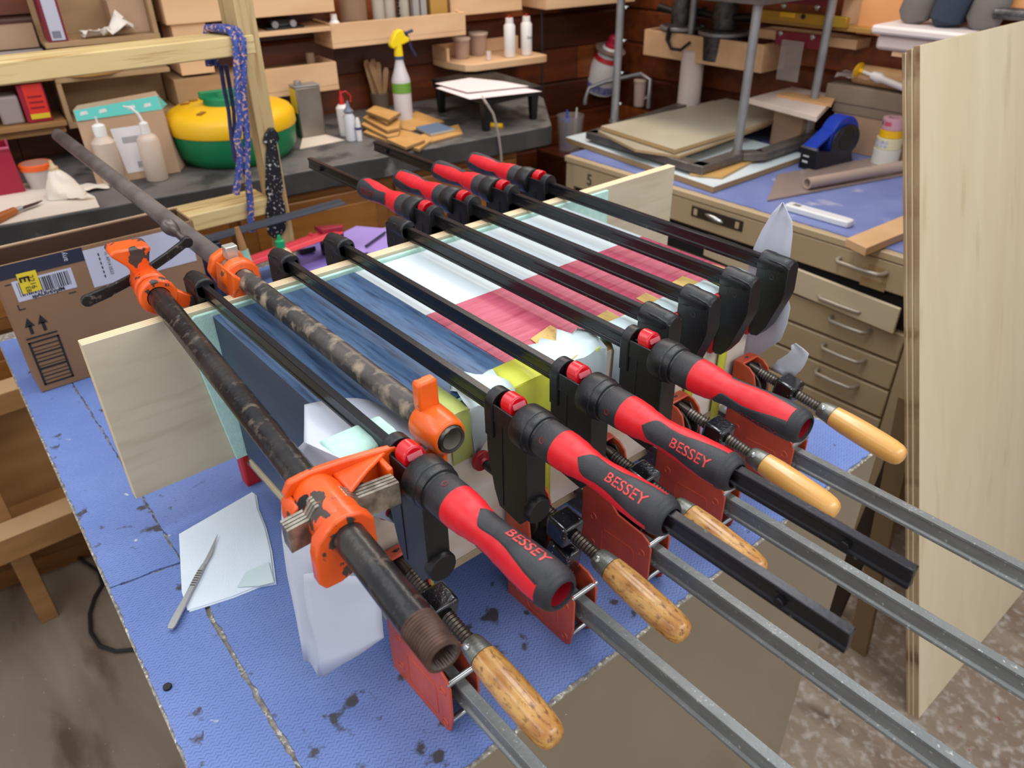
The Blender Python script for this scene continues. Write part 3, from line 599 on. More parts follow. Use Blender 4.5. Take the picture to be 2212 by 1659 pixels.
    mb = MB(); mb.lathe((.026, -.0124, -.012), (0, -1, 0), [(0, .0038), (.0006, .0038), (.0005, .0026), (-.0005, .0022)], 18, False); mb.lathe((.026, .0124, -.012), (0, 1, 0), [(0, .0038), (.0006, .0038), (.0005, .0026), (-.0005, .0022)], 18, False); build(Jf(mb), 'rivet_ring', neck, fj)
    mb = MB(); mb.box((-.0045, -.0155, -.112), (.004, .0155, -.02)); build(Jf(mb), 'jaw_pad', redp if s > 0 else mat('bright_red_pad', (176, 14, 26), .4), t, bevel=.002)
    return t
XP = -.5145; XQ = -.995; XFP = -.977; XFQ = -.549
gear_clamp(.278, 1, XP, XFP, 83, .19, False, 'black bar clamp with red lettered grip nearest the camera, between the two orange pipe clamps', True)
gear_clamp(.4005, 1, XP, XFP, 128, .391, False, 'second red gripped bar clamp from the left, its black bar sticking out nearest the camera', False)
gear_clamp(.490, 1, XP, XFP, 150, .391, False, 'third red gripped bar clamp from the left, its bar end sticking out farther right', False)
gear_clamp(.600, 1, XP, XFP, 212, .19, True, 'fourth near bar clamp, its grip mostly red with no bar end showing', True)
gear_clamp(.666, -1, XQ, XFQ, 10, .44, True, 'far-handled bar clamp nearest the left, its thin bar end pointing at the bench', False)
gear_clamp(.743, -1, XQ, XFQ, -40, .19, True, 'second far-handled bar clamp from the left with no bar end behind its grip', True)
gear_clamp(.829, -1, XQ, XFQ, -60, .46, True, 'third far-handled bar clamp from the left, bar end reaching back over the slate bench', False)
gear_clamp(.914, -1, XQ, XFQ, -50, .19, True, 'farthest right bar clamp, red grip at the back and black jaw at the right front', True)

# ---------------------------------------------------------------- orange I-bar clamps with wooden handles
def bar_clamp(y, xend, pale, label, hx=0.007):
    t = thing('i_bar_clamp', label, 'clamp', (-.48, y, -.042), 'orange plated bar clamps with wooden handles')
    Y = lambda mb: (setattr(mb, 'v', [(v[0]+hx, y+v[1], v[2]) for v in mb.v]), mb)[1]
    pr = [(-.0062, 0), (.0062, 0), (.0062, .0045), (.003, .0065), (.003, .0235), (.0062, .0255), (.0062, .030), (-.0062, .030), (-.0062, .0255), (-.003, .0235), (-.003, .0065), (-.0062, .0045)]
    mb = MB(); mb.prism(pr, 'x', -1.0, xend-hx); build(Y(mb), 'steel_bar', ibar, t, bevel=.0008, seg=2)
    po = [(-.553, -.042), (-.444, -.042), (-.437, -.036), (-.432, -.01), (-.432, .038), (-.437, .048), (-.447, .054), (-.489, .058), (-.503, .070), (-.509, .082), (-.512, .112), (-.517, .128), (-.527, .136), (-.545, .139), (-.553, .137)]
    for sd in (-1, 1):
        mb = MB(); mb.prism(po, 'y', sd*.0175-.0016, sd*.0175+.0016); pl = build(Y(mb), 'side_plate', orr, t, bevel=.0011, seg=2)
        for rx, rz in ((-.531, .028), (-.531, -.018), (-.446, .024), (-.446, -.028)):
            mb = MB(); mb.lathe((rx, sd*.0188, rz), (0, sd, 0), [(0, .0062), (.0012, .0058), (.0012, .0036), (-.0004, .0030), (-.0004, .0006)], 18, False); r_ = build(Y(mb), 'rivet', orr, pl)
            mb = MB(); mb.lathe((rx, sd*.0186, rz), (0, sd, 0), [(0, .003), (.0004, .0029)], 14); build(Y(mb), 'rivet_hole', blk2, pl)
        mb = MB(); mb.tube([(-.51, sd*.0192, .018), (-.462, sd*.0192, .020), (-.458, sd*.0192, .014), (-.458, sd*.0192, -.026), (-.463, sd*.0192, -.032), (-.51, sd*.0192, -.032), (-.514, sd*.0192, -.026), (-.514, sd*.0192, .014), (-.51, sd*.0192, .018)], .0006, 6); build(Y(mb), 'embossed_outline', orr, pl)
        for k in range(5):
            mb = MB(); mb.box((-.506, sd*.0188-.0004, .010-k*.008), (-.468, sd*.0188+.0004, .0125-k*.008)); build(Y(mb), 'embossed_line', orr, pl, smooth=False)
        mb = MB(); mb.prism([(-.552, .125), (-.552, .03), (-.515, .03), (-.515, .112), (-.53, .13)], 'y', sd*.0142-.0012, sd*.0142+.0012); build(Y(mb), 'inner_plate', disc, t, bevel=.0005)
    mb = MB(); mb.box((-.5535, -.0185, .050), (-.5505, .0185, .134)); mb.prism([(-.5535, .132), (-.5535, .138), (-.538, .1395), (-.536, .1365), (-.549, .134)], 'y', -.0185, .0185); build(Y(mb), 'front_web', orr, t, bevel=.0012)
    for k in (-1, 1):
        mb = MB(); mb.lathe((-.5335, k*.0068, .101), (0, k, 0), [(0, .026), (.0035, .026)], 36); build(Y(mb), 'clutch_disc', disc, t, bevel=.0006)
    for zz4, xx4 in ((.041, -.4375), (-.020, -.4385)): mb = MB(); mb.cyl((xx4, -.0190, zz4), (xx4, .0215, zz4), .0038); build(Y(mb), 'cross_pin', zinc, t)
    # screw, nut, handle along a slightly drooping axis
    a = np.array((-.520, 0, .1255)); b = np.array((-.295, 0, .0965)); d = (b-a)/np.linalg.norm(b-a); L = np.linalg.norm(b-a)
    n = 27; pr_ = []; Ls = .118
    for i in range(n*2+1): pr_.append((Ls*i/(n*2), .0078 if i % 2 else .0062))
    mb = MB(); mb.lathe(a, d, pr_, 18); mb.lathe(a-d*.028, d, [(0, .011), (.005, .0105), (.006, .0062), (.03, .0062)], 20); build(Y(mb), 'screw', scr2 if pale else scr, t)
    up = np.array((-d[2], 0, d[0])); c = a+d*.050
    mb = MB(); mb.obox(c, d*.0155, np.array((0, .0158, 0)), up*.0150); mb.prism([(-.485, .095), (-.452, .09), (-.455, .052), (-.468, .030), (-.49, .030), (-.497, .060)], 'y', -.0115, .0115)
    build(Y(mb), 'swivel_nut', nutm, t, bevel=.0035, seg=3)
    mb = MB(); mb.lathe(a+d*.102, d, [(0, .0085), (.0015, .0108), (.006, .0122), (.020, .0140), (.0215, .0140)], 32); fe = build(Y(mb), 'ferrule', fer, t)
    mb = MB(); q = a+d*.111+np.array((0, -.009, .0090)); mb.lathe(q, (0, -.7, .7), [(-.001, .0040), (.0014, .0038), (.0024, .0022), (.0026, .0004)], 14); build(Y(mb), 'ferrule_rivet', zinc, fe)
    hp = [(0, .0132), (.0015, .0146), (.02, .0160), (.045, .0166), (.070, .0164), (.086, .0160), (.096, .0148), (.1015, .0126), (.1045, .0095), (.106, .0050), (.1065, .0010)]
    mb = MB(); mb.lathe(a+d*.1235, d, hp, 40); build(Y(mb), 'wooden_handle', wh2 if pale else wh, t)
    # fixed jaw behind / below the plywood
    mb = MB(); mb.prism([(-1.0, -.042), (-.977, -.042), (-.977, .02), (-.979, .125), (-.993, .13), (-1.004, .03)], 'y', -.014, .014); build(Y(mb), 'fixed_jaw', mat('red_cast_jaw', (186, 34, 26), .45), t, bevel=.003)
    return t
bar_clamp(.2795, .10, False, 'orange bar clamp with a wooden handle nearest the camera, beside the threaded pipe end')
bar_clamp(.4555, .20, False, 'orange bar clamp with dark mottled wooden handle, second from the camera')
bar_clamp(.5865, .32, False, 'middle orange bar clamp, its wooden handle partly behind a black bar end')
bar_clamp(.7355, .32, True, 'fourth orange bar clamp, speckled wooden handle crossing behind the longest black bar')
bar_clamp(.8980, .32, True, 'farthest orange bar clamp with the palest wooden handle, next to the drawer cabinet')

# ---------------------------------------------------------------- pipe clamps
PR = .0142
p0 = np.array((-1.005, .2235, .2875)); p1 = np.array((-.292, .178, .2875)); d1 = (p1-p0)/np.linalg.norm(p1-p0); n1 = np.array((-d1[1], d1[0], 0)); zz_ = np.array((0, 0, 1.0))
pc = thing('pipe_clamp', 'left orange pipe clamp on a scuffed black iron pipe with a threaded near end', 'clamp', (-.6, .2, .27))
mb = MB(); mb.lathe(p0-d1*.05, d1, [(0, PR), (.729, PR)], 48, False); build(mb, 'pipe', pipeA, pc)
mb = MB(); prf = []
for i in range(25): prf.append((.729+.0014*i, PR+.0004-(.0016 if i % 2 else 0)-i*.00003))
prf += [(.7635, PR-.0032), (.72, PR-.0034)]
mb.lathe(p0-d1*.05, d1, prf, 48, False); build(mb, 'threaded_end', thread, pc, smooth=False)
mb = MB(); mb.lathe(p0-d1*.05, d1, [(.763, PR-.0032), (.60, PR-.0032), (.6, .0001)], 32, False); build(mb, 'pipe_bore', bore, pc)
def P1(t, a, b): return p0+d1*t+n1*a+zz_*b       # t along pipe from the far ring, a sideways (+ = away to the right), b up
def fr_prism(mb, poly, t0, t1, F):              # polygon (side, up) extruded along the pipe
    n = len(poly); vs = [F(t0, *q) for q in poly]+[F(t1, *q) for q in poly]
    return mb.add(vs, [tuple(range(n)), tuple(range(2*n-1, n-1, -1))]+[(i, n+i, n+(i+1) % n, (i+1) % n) for i in range(n)])
def fr_plan(mb, poly, b0, b1, F):               # polygon (along, side) extruded in height
    n = len(poly); vs = [F(q[0], q[1], b0) for q in poly]+[F(q[0], q[1], b1) for q in poly]
    return mb.add(vs, [tuple(range(n)), tuple(range(2*n-1, n-1, -1))]+[(i, n+i, n+(i+1) % n, (i+1) % n) for i in range(n)])
# far head with crank
mb = MB(); mb.lathe(p0, d1, [(-.008, .0150), (-.008, .0235), (-.005, .0245), (.006, .0245), (.009, .0230), (.009, .0150)], 40, False)
fr_prism(mb, [(.010, -.020), (.060, -.030), (.066, -.022), (.052, -.012), (.046, -.016), (.020, .006)], -.006, .006, P1)
build(mb, 'sliding_ring_jaw', orj, pc, bevel=.0012)
mb = MB(); mb.lathe(p0, d1, [(-.022, .0172), (-.007, .0172)], 28); build(mb, 'collar_gap', disc, pc)
mb = MB(); mb.lathe(p0, d1, [(-.075, .010), (-.074, .016), (-.060, .0205), (-.028, .0225), (-.021, .0225), (-.020, .016)], 36)
body = [(-.018, -.006), (-.012, .012), (-.020, .030), (-.034, .046), (-.036, .050), (-.030, .054), (.012, .052), (.016, .048), (.012, .040), (.009, .028), (.014, .012), (.018, -.004)]
fr_prism(mb, body, -.085, -.045, P1)
build(mb, 'crank_head', orj, pc, bevel=.003, seg=3)
K = lambda t, a, b: P1(t, a, b)
arm = [K(-.07, -.075, -.012), K(-.075, -.045, -.008), K(-.085, .0, .0), K(-.10, .045, .012), K(-.11, .075, .022)]
mb = MB()
for q, r in zip(range(4), (.008, .007, .006, .006)):
    a_, b_ = arm[q], arm[q+1]; dv = (b_-a_)/2; sd = np.cross(dv/np.linalg.norm(dv), d1); sd /= np.linalg.norm(sd); mb.obox((a_+b_)/2, dv*1.05, sd*r, d1*.0035)
mb.lathe(arm[0]-d1*.0035, d1, [(0, .0085), (.007, .0085)], 20); mb.lathe(arm[4]-d1*.006, d1, [(0, .008), (.012, .008)], 20)
mb.cyl(P1(-.13, 0, 0), P1(-.06, 0, 0), .0075); ck = build(mb, 'crank_handle', mat('worn_dark_crank', (46, 44, 44), .4, .5, c3=(120, 108, 98), sc3=120, lo3=.56, hi3=.66, bump=.6, bsc=200), pc, bevel=.0015)
kb = arm[4]; kd = np.array((-.55, -.35, .55)); mb = MB(); mb.lathe(kb, kd, [(0, .0045), (.014, .0045), (.018, .0075), (.026, .0108), (.034, .0112), (.040, .009), (.044, .004)], 24); build(mb, 'crank_knob', mat('worn_knob', (92, 84, 80), .35, .5), ck)
# near head : cast body, jaw plate, ribs and clutch plates
T0 = .512
mb = MB(); mb.lathe(p0, d1, [(T0-.014, .0150), (T0-.014, .0205), (T0+.0, .0225), (T0+.03, .0225), (T0+.046, .0220), (T0+.050, .0150)], 40, False)
fr_prism(mb, [(-.024, -.004), (-.026, .012), (-.02, .022), (.0, .0245), (.03, .022), (.066, .017), (.082, .014), (.084, -.045), (.02, -.05), (-.02, -.03)], T0-.018, T0-.010, P1)   # jaw plate
fr_plan(mb, [(T0-.012, .018), (T0-.012, .078), (T0+.006, .05), (T0+.03, .020)], -.016, -.010, P1)
fr_plan(mb, [(T0-.012, .018), (T0-.012, .074), (T0+.004, .046), (T0+.022, .020)], .010, .0145, P1)
fr_prism(mb, [(.060, -.03), (.060, .012), (.066, .012), (.066, -.03)], T0-.012, T0+.012, P1)
fr_prism(mb, [(-.030, -.008), (-.026, .006), (-.012, .019), (.0, .0225), (.014, .019), (.024, .008), (.024, -.03), (.010, -.036), (-.012, -.044), (-.026, -.044), (-.031, -.036)], T0+.042, T0+.056, P1)
fr_prism(mb, [(-.030, -.012), (-.028, .004), (-.022, .010), (-.016, .004), (-.016, -.03), (-.026, -.032)], T0-.018, T0+.008, P1)
hd = build(mb, 'near_head_casting', orj, pc, bevel=.0028, seg=3)
mb = MB(); rws = []
for i_ in range(9):
    ta = i_/8; hw_ = .46*math.sin(PI*min(max(ta, .04), .96))**.6; rws.append([tuple(P1(T0+.0035+.0125*ta, -.0229*math.sin(1.02+hw_*u_), .0229*math.cos(1.02+hw_*u_))) for u_ in (-1, -.5, 0, .5, 1)])
mb.grid(rws); build(mb, 'window_shade_patch', mat('painted_opening_shade', (20, 15, 13), .9), hd, solid=.0004)  # dark patch on the solid casting, shade of an opening painted on
for k in range(4):
    mb = MB(); tt = T0+.013+k*.0042
    pts = [(-.040, -.004), (-.021, -.002), (-.014, .007), (-.002, .0098), (.014, .006), (.024, -.002), (.062, -.004)]
    for (a_, b_), (c_, e_) in zip(pts, pts[1:]):
        mb.add([P1(tt, a_, b_+.012), P1(tt+.003, a_, b_+.012), P1(tt+.003, c_, e_+.012), P1(tt, c_, e_+.012), P1(tt, a_, b_-.012), P1(tt+.003, a_, b_-.012), P1(tt+.003, c_, e_-.012), P1(tt, c_, e_-.012)],
               [(0, 1, 2, 3), (4, 7, 6, 5), (0, 3, 7, 4), (1, 5, 6, 2)]+([(0, 4, 5, 1)] if a_ == -.040 else [])+([(3, 2, 6, 7)] if c_ == .062 else []))
    mb.v = [tuple(np.array(v)) for v in mb.v]; build(mb, 'clutch_plate', mat('polished_clutch_plate', (172, 166, 152), .3, .75, c2=(120, 112, 100), sc=90), pc, smooth=False)

q0 = np.array((-2.012, .338, .2875)); q1 = np.array((-.492, .3285, .2875)); d2 = (q1-q0)/np.linalg.norm(q1-q0); m2 = np.array((-d2[1], d2[0], 0))
pc2 = thing('pipe_clamp', 'long weathered pipe clamp reaching back towards the bench, orange lugged head above the box edge', 'clamp', (-.8, .33, .27))
L2 = np.linalg.norm(q1-q0)
mb = MB(); mb.lathe(q0, d2, [(.98, PR), (L2+.002, PR), (L2+.003, PR-.0006), (L2+.002, PR-.0034), (L2-.08, PR-.0036), (L2-.08, .0001)], 48, False); mb.m = [0]*len(mb.m); build(mb, 'near_pipe', pipeB, pc2)
mb = MB(); mb.lathe(q0, d2, [(0, PR), (.985, PR)], 40, False); mb.lathe(q0, d2, [(.0, PR), (.001, PR-.003), (.03, PR-.003), (.03, .0001)], 40, False); build(mb, 'far_pipe', pipeF, pc2)
mb = MB(); mb.lathe(q0, d2, [(L2-.030, .0001), (L2-.028, PR-.0045), (L2+.0015, PR-.0037)], 40, False); build(mb, 'pipe_bore', bore, pc2)
def P2(t, a, b): return q1+d2*t+m2*a+zz_*b
mb = MB(); mb.lathe(q1, d2, [(-.046, .0150), (-.046, .0195), (-.040, .0215), (-.020, .0210), (-.008, .0195), (-.001, .0180), (-.001, .0150)], 44, False)
fr_prism(mb, [(-.0105, .012), (-.0115, .024), (-.0115, .047), (-.009, .049), (.009, .049), (.0115, .047), (.0115, .024), (.013, .012)], -.046, -.033, P2)
fr_prism(mb, [(-.014, -.010), (.014, -.010), (.018, -.040), (.016, -.066), (-.016, -.066), (-.018, -.040)], -.046, -.034, P2)
fr_prism(mb, [(-.003, -.012), (.003, -.012), (.003, -.060), (-.003, -.060)], -.040, -.012, P2)
build(mb, 'lugged_head', orj2, pc2, bevel=.0028, seg=3)
def P3(t, a, b): return np.array((-.990, .3312, .2875))+d2*t+m2*a+zz_*b
mb = MB(); c3 = P3(0, 0, 0); mb.lathe(c3, d2, [(-.010, .0150), (-.010, .0245), (-.006, .0262), (.004, .0262), (.010, .0245), (.012, .0150)], 40, False)
fr_prism(mb, [(-.018, -.01), (.018, -.01), (.020, -.075), (-.020, -.075)], -.008, .004, P3); build(mb, 'sliding_jaw_ring', orj2, pc2, bevel=.002)
mb = MB(); mb.lathe(P3(-.012, 0, 0), d2, [(-.016, .019), (.004, .0200)], 36); build(mb, 'clutch_discs', mat('pale_steel_disc', (150, 144, 136), .4, .7), pc2)
mb = MB(); mb.lathe(P3(-.040, 0, 0), d2, [(-.014, .0150), (-.014, .0270), (-.008, .0285), (.002, .0280), (.006, .0150)], 8, False)
fr_prism(mb, [(-.026, -.02), (-.020, .02), (.0, .0), (-.006, -.026)], -.03, .03, P3); build(mb, 'clutch_housing', orj2, pc2, bevel=.003, seg=3)
mb = MB(); mb.obox(P3(-.022, .001, .030), d2*.008, m2*.0085, zz_*.009); build(mb, 'steel_tab', mat('pale_steel_tab', (196, 196, 184), .35, .6), pc2, bevel=.0012)
# ================================================================ CARTON AND TOOLS BEHIND THE BOX (far end of the table)
use(WF)
XC = -1.40
ct = thing('cardboard_carton', 'open brown cardboard carton with barcode label and black arrows at the far left', 'box', (XC-.14, .26, 0))
mb = MB(); mb.box((XC-.004, .082, .002), (XC, .405, .238)); build(mb, 'front_wall', kraft, ct, smooth=False, bevel=.001)
mb = MB(); mb.box((XC-.082, .082, .002), (XC-.0785, .405, .240)); build(mb, 'back_wall', [kraft], ct, smooth=False)
for y in (.082, .4015): mb = MB(); mb.box((XC-.078, y, .002), (XC-.0045, y+.0035, .238)); build(mb, 'end_wall', kraft, ct, smooth=False)
mb = MB(); mb.box((XC-.0775, .086, .002), (XC-.0045, .401, .006)); mb.box((XC-.0775, .087, .0065), (XC-.0760, .401, .239)); build(mb, 'inner_lining', krin, ct, smooth=False)
mb = MB(); mb.box((XC-.084, .085, .2405), (XC-.0775, .400, .2425)); build(mb, 'torn_edge', kraft2, ct, smooth=False)
def patch(name, y0, y1, z0, z1, m, lift=.0006, th=.0004, par=None):
    mb = MB(); mb.box((XC+lift-th, y0, z0), (XC+lift, y1, z1)); return build(mb, name, m, par or ct, smooth=False)
patch('navy_print_band', .083, .215, .214, .2375, navy)
patch('white_barcode_label', .100, .190, .172, .208, lab, .0006)
patch('white_shipping_label', .215, .395, .163, .231, lab, .0007)
rb = random.Random(3); yy = .106
while yy < .183:
    wdt = rb.choice([.0008, .0013, .002]); patch('barcode_bar', yy, yy+wdt, .180, .2045, ink, .0010); yy += wdt+rb.choice([.0009, .0014, .002])
patch('yellow_sticker', .110, .139, .184, .219, ylab, .0016)
text_on('barcode_text', 'spALRr6VpfM', .0088, (XC+.0012, .146, .1762), (0, 1, 0), (0, 0, 1), ink, ct, bold=.0003)
text_on('sticker_letter', 'E', .020, (XC+.0020, .1185, .2085), (0, 0, -1), (0, 1, 0), ink, ct, bold=.0005)
text_on('sticker_number', '2216', .012, (XC+.0020, .1285, .201), (0, 0, -1), (0, 1, 0), ink, ct)
text_on('sticker_code', 'EB', .010, (XC+.0020, .1195, .190), (0, 0, -1), (0, 1, 0), ink, ct)
text_on('band_text', 'any', .012, (XC+.0011, .186, .229), (0, 0, 1), (0, -1, 0), lab, ct)
for k in range(6):
    patch('label_line', .236+.0, .236+.002, .176+k*.008, .181+k*.008, ink, .0012)
text_on('label_text', '1L AP14 0523', .0075, (XC+.0012, .249, .200), (0, 0, -1), (0, 1, 0), ink, ct)
for y in (.102, .122):
    patch('arrow_shaft', y-.0025, y+.0025, .112, .128, ink, .0008)
    mb = MB(); mb.prism([(y-.0075, .126), (y+.0075, .126), (y, .142)], 'x', XC+.0003, XC+.0008); build(mb, 'arrow_head', ink, ct, smooth=False)
patch('arrow_base_line', .090, .138, .1035, .1065, ink, .0008)
for a_, b_, c_, e_ in ((.090, .138, .0955, .0985), (.090, .138, .014, .017), (.090, .0935, .014, .0985), (.1345, .138, .014, .0985)): patch('printed_frame', a_, b_, c_, e_, ink, .0009)
for k, hgt in enumerate((.0015, .002, .0012, .004, .0012, .0025, .0015, .003, .0012, .002)): patch('printed_stripe', .0935, .1345, .022+k*.0072, .022+k*.0072+hgt, ink, .0007)
for p, q in (((.092, .170), (.106, .172)), ((.092, .158), (.094, .172))): pass
patch('corner_mark', .096, .106, .158, .1595, ink, .0008); patch('corner_mark', .096, .0975, .158, .168, ink, .0008); patch('corner_mark', .174, .186, .164, .1655, ink, .0008); patch('corner_mark', .090, .0985, .204, .2055, ink, .0008)
# dark cup, black rule, red rule, glue bottle, sandpaper
cu = thing('dark_box', 'small black cardboard box printed with blue swirls behind the pipe, carrying the black rule', 'box', (-1.64, .49, 0))
mb = MB(); mb.box((-1.66, .462, .001), (-1.60, .510, .108)); build(mb, 'box_body', navp, cu, bevel=.002)
mb = MB(); mb.tube([(-1.599, .480, .10), (-1.599, .474, .086), (-1.599, .482, .072), (-1.599, .492, .078), (-1.599, .49, .09)], .002, 6); build(mb, 'blue_swirl', mat('light_blue_print', (70, 140, 190), .5), cu)
a = np.array((-1.628, .472, .1105)); b = np.array((-1.628, .815, .1185)); mb = MB()
for k in range(1):
    n = 2; vs = []
    pr = [(-.020, 0), (-.020, .003), (-.006, .004), (-.004, .009), (.006, .009), (.008, .004), (.020, .002), (.020, 0)]
    for q in (a, b): vs += [(q[0]+u, q[1]+(abs(u)*.35 if q is b else 0), q[2]+v) for u, v in pr]
    m_ = len(pr); mb.add(vs, [tuple(range(m_)), tuple(range(2*m_-1, m_-1, -1))]+[(i, m_+i, m_+(i+1) % m_, (i+1) % m_) for i in range(m_)])
tag(build(mb, 'black_rule', drk), 'long dark metal straightedge lying level behind the orange clamp head', 'ruler')
rr_ = thing('red_rule', 'red anodised aluminium rule with a slot and a small darker head, behind the plywood board', 'ruler', (-1.60, .62, .05))
a = np.array((-1.575, .47, .050)); b = np.array((-1.60, .79, .062)); vs = []; mb = MB()
pr = [(-.024, 0), (-.024, .006), (-.014, .007), (-.013, .0035), (-.002, .0035), (-.001, .007), (.010, .007), (.011, .005), (.022, .003), (.022, 0)]
for q in (a, b): vs += [(q[0]+u, q[1], q[2]+v) for u, v in pr]
m_ = len(pr); mb.add(vs, [tuple(range(m_)), tuple(range(2*m_-1, m_-1, -1))]+[(i, m_+i, m_+(i+1) % m_, (i+1) % m_) for i in range(m_)]); build(mb, 'rule_bar', pinkr, rr_, bevel=.0006)
mb = MB(); mb.prism([(-1.632, .742), (-1.615, .772), (-1.594, .800), (-1.584, .792), (-1.596, .745)], 'z', .068, .078); build(mb, 'rule_head', mat('dark_red_head', (150, 34, 52), .45), rr_, bevel=.001)
mb = MB(); mb.cyl((-1.612, .722, .066), (-1.612, .722, .071), .005); build(mb, 'screw_head', pinkr, rr_)
mb = MB(); mb.box((-1.61, .470, .001), (-1.55, .500, .049)); mb.box((-1.63, .75, .001), (-1.58, .79, .061)); build(mb, 'rest_block', navp, rr_)
gb = thing('glue_bottle', 'cream glue bottle with green cap and green label, behind the plywood board', 'bottle', (-1.50, .60, .0))
mb = MB(); mb.lathe((-1.50, .600, .001), (0, 0, 1), [(0, .020), (.004, .024), (.075, .025), (.092, .018), (.10, .0095), (.104, .009)], 28); build(mb, 'bottle_body', glue, gb)
mb = MB(); mb.lathe((-1.50, .600, .104), (0, 0, 1), [(0, .0105), (.014, .0095), (.016, .005), (.026, .003)], 20); build(mb, 'cap', grn, gb)
mb = MB(); mb.lathe((-1.50, .600, .02), (0, 0, 1), [(0, .0256), (.042, .0256)], 28, False); lb = build(mb, 'label_band', mat('dark_green_label', (24, 96, 66), .5), gb)
mb = MB(); mb.lathe((-1.50, .600, .018), (0, 0, 1), [(0, .0258), (.009, .0258)], 28, False); build(mb, 'yellow_stripe', ylab, lb)
sb = thing('small_bottle', 'slender tan bottle with a pale green neck leaning behind the orange clamp ring', 'bottle', (-1.55, .545, 0))
mb = MB(); mb.lathe((-1.55, .545, .001), (-.1, -.05, 1), [(0, .018), (.05, .018), (.065, .011), (.095, .010)], 22); build(mb, 'bottle_body', mat('pale_green_plastic', (150, 190, 170), .4), sb)
mb = MB(); mb.lathe((-1.5595, .5403, .0955), (-.1, -.05, 1), [(0, .0085), (.03, .007), (.05, .005)], 18); build(mb, 'neck_tip', pinec, sb)
for i, (pts, z, m, lb_) in enumerate((([(640, 535), (655, 600), (730, 575), (742, 545), (700, 520)], .006, purp, 'purple sandpaper sheet between two black clamp jaws'),
        ([(718, 530), (745, 500), (770, 488), (840, 494), (862, 520), (850, 555), (760, 580), (742, 560)], .010, purp2, 'light purple sandpaper sheet with a pencil lying on it'),
        ([(640, 610), (760, 580), (870, 560), (860, 520), (900, 530), (890, 580), (700, 640)], .003, bluplain, 'blue plastic sheet under the purple sandpaper'))):
    mb = MB(); mb.slab([(*WF.hz(*p, z)[:2], z) for p in pts], .0012); tag(build(mb, 'sandpaper_sheet', m, smooth=False), lb_, 'sandpaper', None)
a = WF.hz(832, 502, .016); b = WF.hz(790, 532, .016)
mb = MB(); mb.cyl(a, b, .0032, n=6); tag(build(mb, 'pencil', navp, smooth=False), 'dark pencil lying on the light purple sandpaper', 'pencil')
for px, py, lb_ in ((662, 533, 'small purple topped sanding block beside the purple sandpaper'), (775, 546, 'small sanding block with pink top next to a black clamp jaw')):
    c = WF.hz(px, py, .02); k = thing('sanding_block', lb_, 'sanding block', (c[0], c[1], .011))
    mb = MB(); mb.prism([(c[0]-.018, c[1]-.020), (c[0]+.014, c[1]-.024), (c[0]+.020, c[1]+.014), (c[0]-.010, c[1]+.022)], 'z', .011, .023); build(mb, 'block_body', blk2, k, bevel=.001)
    mb = MB(); mb.prism([(c[0]-.018, c[1]-.020), (c[0]+.014, c[1]-.024), (c[0]+.020, c[1]+.014), (c[0]-.010, c[1]+.022)], 'z', .0232, .0245); build(mb, 'block_top', purp2, k, smooth=False)
# ================================================================ TIMBER STAND WITH ROPE
XS = -1.735
def W3(px, py, x=XS): return WF.vx(px, py, x)
ps = thing('timber_stand', 'pine timber stand, post and cross beam, with a rope over it and black strap hinge', 'stand', (XS-.02, .70, -.93))
ya_, yb_ = W3(557, 285)[1], W3(596, 285)[1]; mb = MB(); mb.prism([(XS-.045, -.93), (XS, -.93), (XS, .80), (XS-.089, .80), (XS-.089, .4875), (XS-.045, .4875)], 'y', ya_, yb_); build(mb, 'post', pinev, ps, bevel=.002)
ybm = W3(553, 108)[1]
mb = MB(); mb.box((XS-.089, -.55, .4475), (XS+.001, max(ybm, ya_+.004), .487)); build(mb, 'cross_beam', pine, ps, bevel=.003)
mb = MB(); mb.box((XS-.089, .40, .095), (XS, ya_-.0005, .134)); build(mb, 'lower_beam', pine, ps, bevel=.003)
hn = []
for py, wdt in ((275, .004), (288, .011), (302, .0145), (312, .008), (330, .0105), (360, .0125), (395, .015), (412, .0155), (425, .012), (445, .0165), (470, .018), (500, .016), (512, .006)):
    c = W3(583+(py-275)*.06, py, XS+.001); hn.append((c[1], c[2], wdt))
mb = MB(); mb.prism([(y-w_*1.45, z) for y, z, w_ in hn]+[(y+w_*1.45, z) for y, z, w_ in hn[::-1]], 'x', XS+.001, XS+.008); build(mb, 'strap_hinge', spk, ps, bevel=.0025)
# the rope : two strands in front, two in shade behind the beam
rp = thing('rope', 'blue braided rope with coloured flecks looped over the pine cross beam', 'rope', (XS, .62, .49))
def rp_pts(L, x): return [tuple(W3(a_, b_, x)) for a_, b_ in L]
zb_ = .487+.0085
y1_ = W3(505, 85)[1]; y2_ = W3(522, 90)[1]
for nm, off, px in (('front_strand', 0, [(508, 75), (512, 130), (514, 200), (520, 260), (512, 300), (520, 340), (512, 400), (510, 420)]), ('front_strand', .014, [(524, 80), (526, 130), (524, 200), (530, 260), (534, 300), (532, 360), (540, 430), (543, 500)])):
    x_ = XS+.012; P_ = rp_pts(px, x_); y_ = P_[0][1]
    top = [(XS-.095, y_-.03, .42), (XS-.093, y_-.028, .47), (XS-.08, y_-.022, zb_+.002), (XS-.04, y_-.012, zb_+.004), (XS-.005, y_-.003, zb_+.002), (XS+.010, y_, .480)]
    mb = MB(); mb.tube(top+P_[1:], .0082, 12); build(mb, nm, rope, rp)
for px in ([(476, 140), (484, 190), (494, 240), (500, 300), (508, 350)], [(488, 140), (497, 190), (505, 240), (508, 300), (510, 340)]):
    mb = MB(); mb.tube(rp_pts(px, XS-.096), .005, 8); build(mb, 'back_strand', roped, rp)
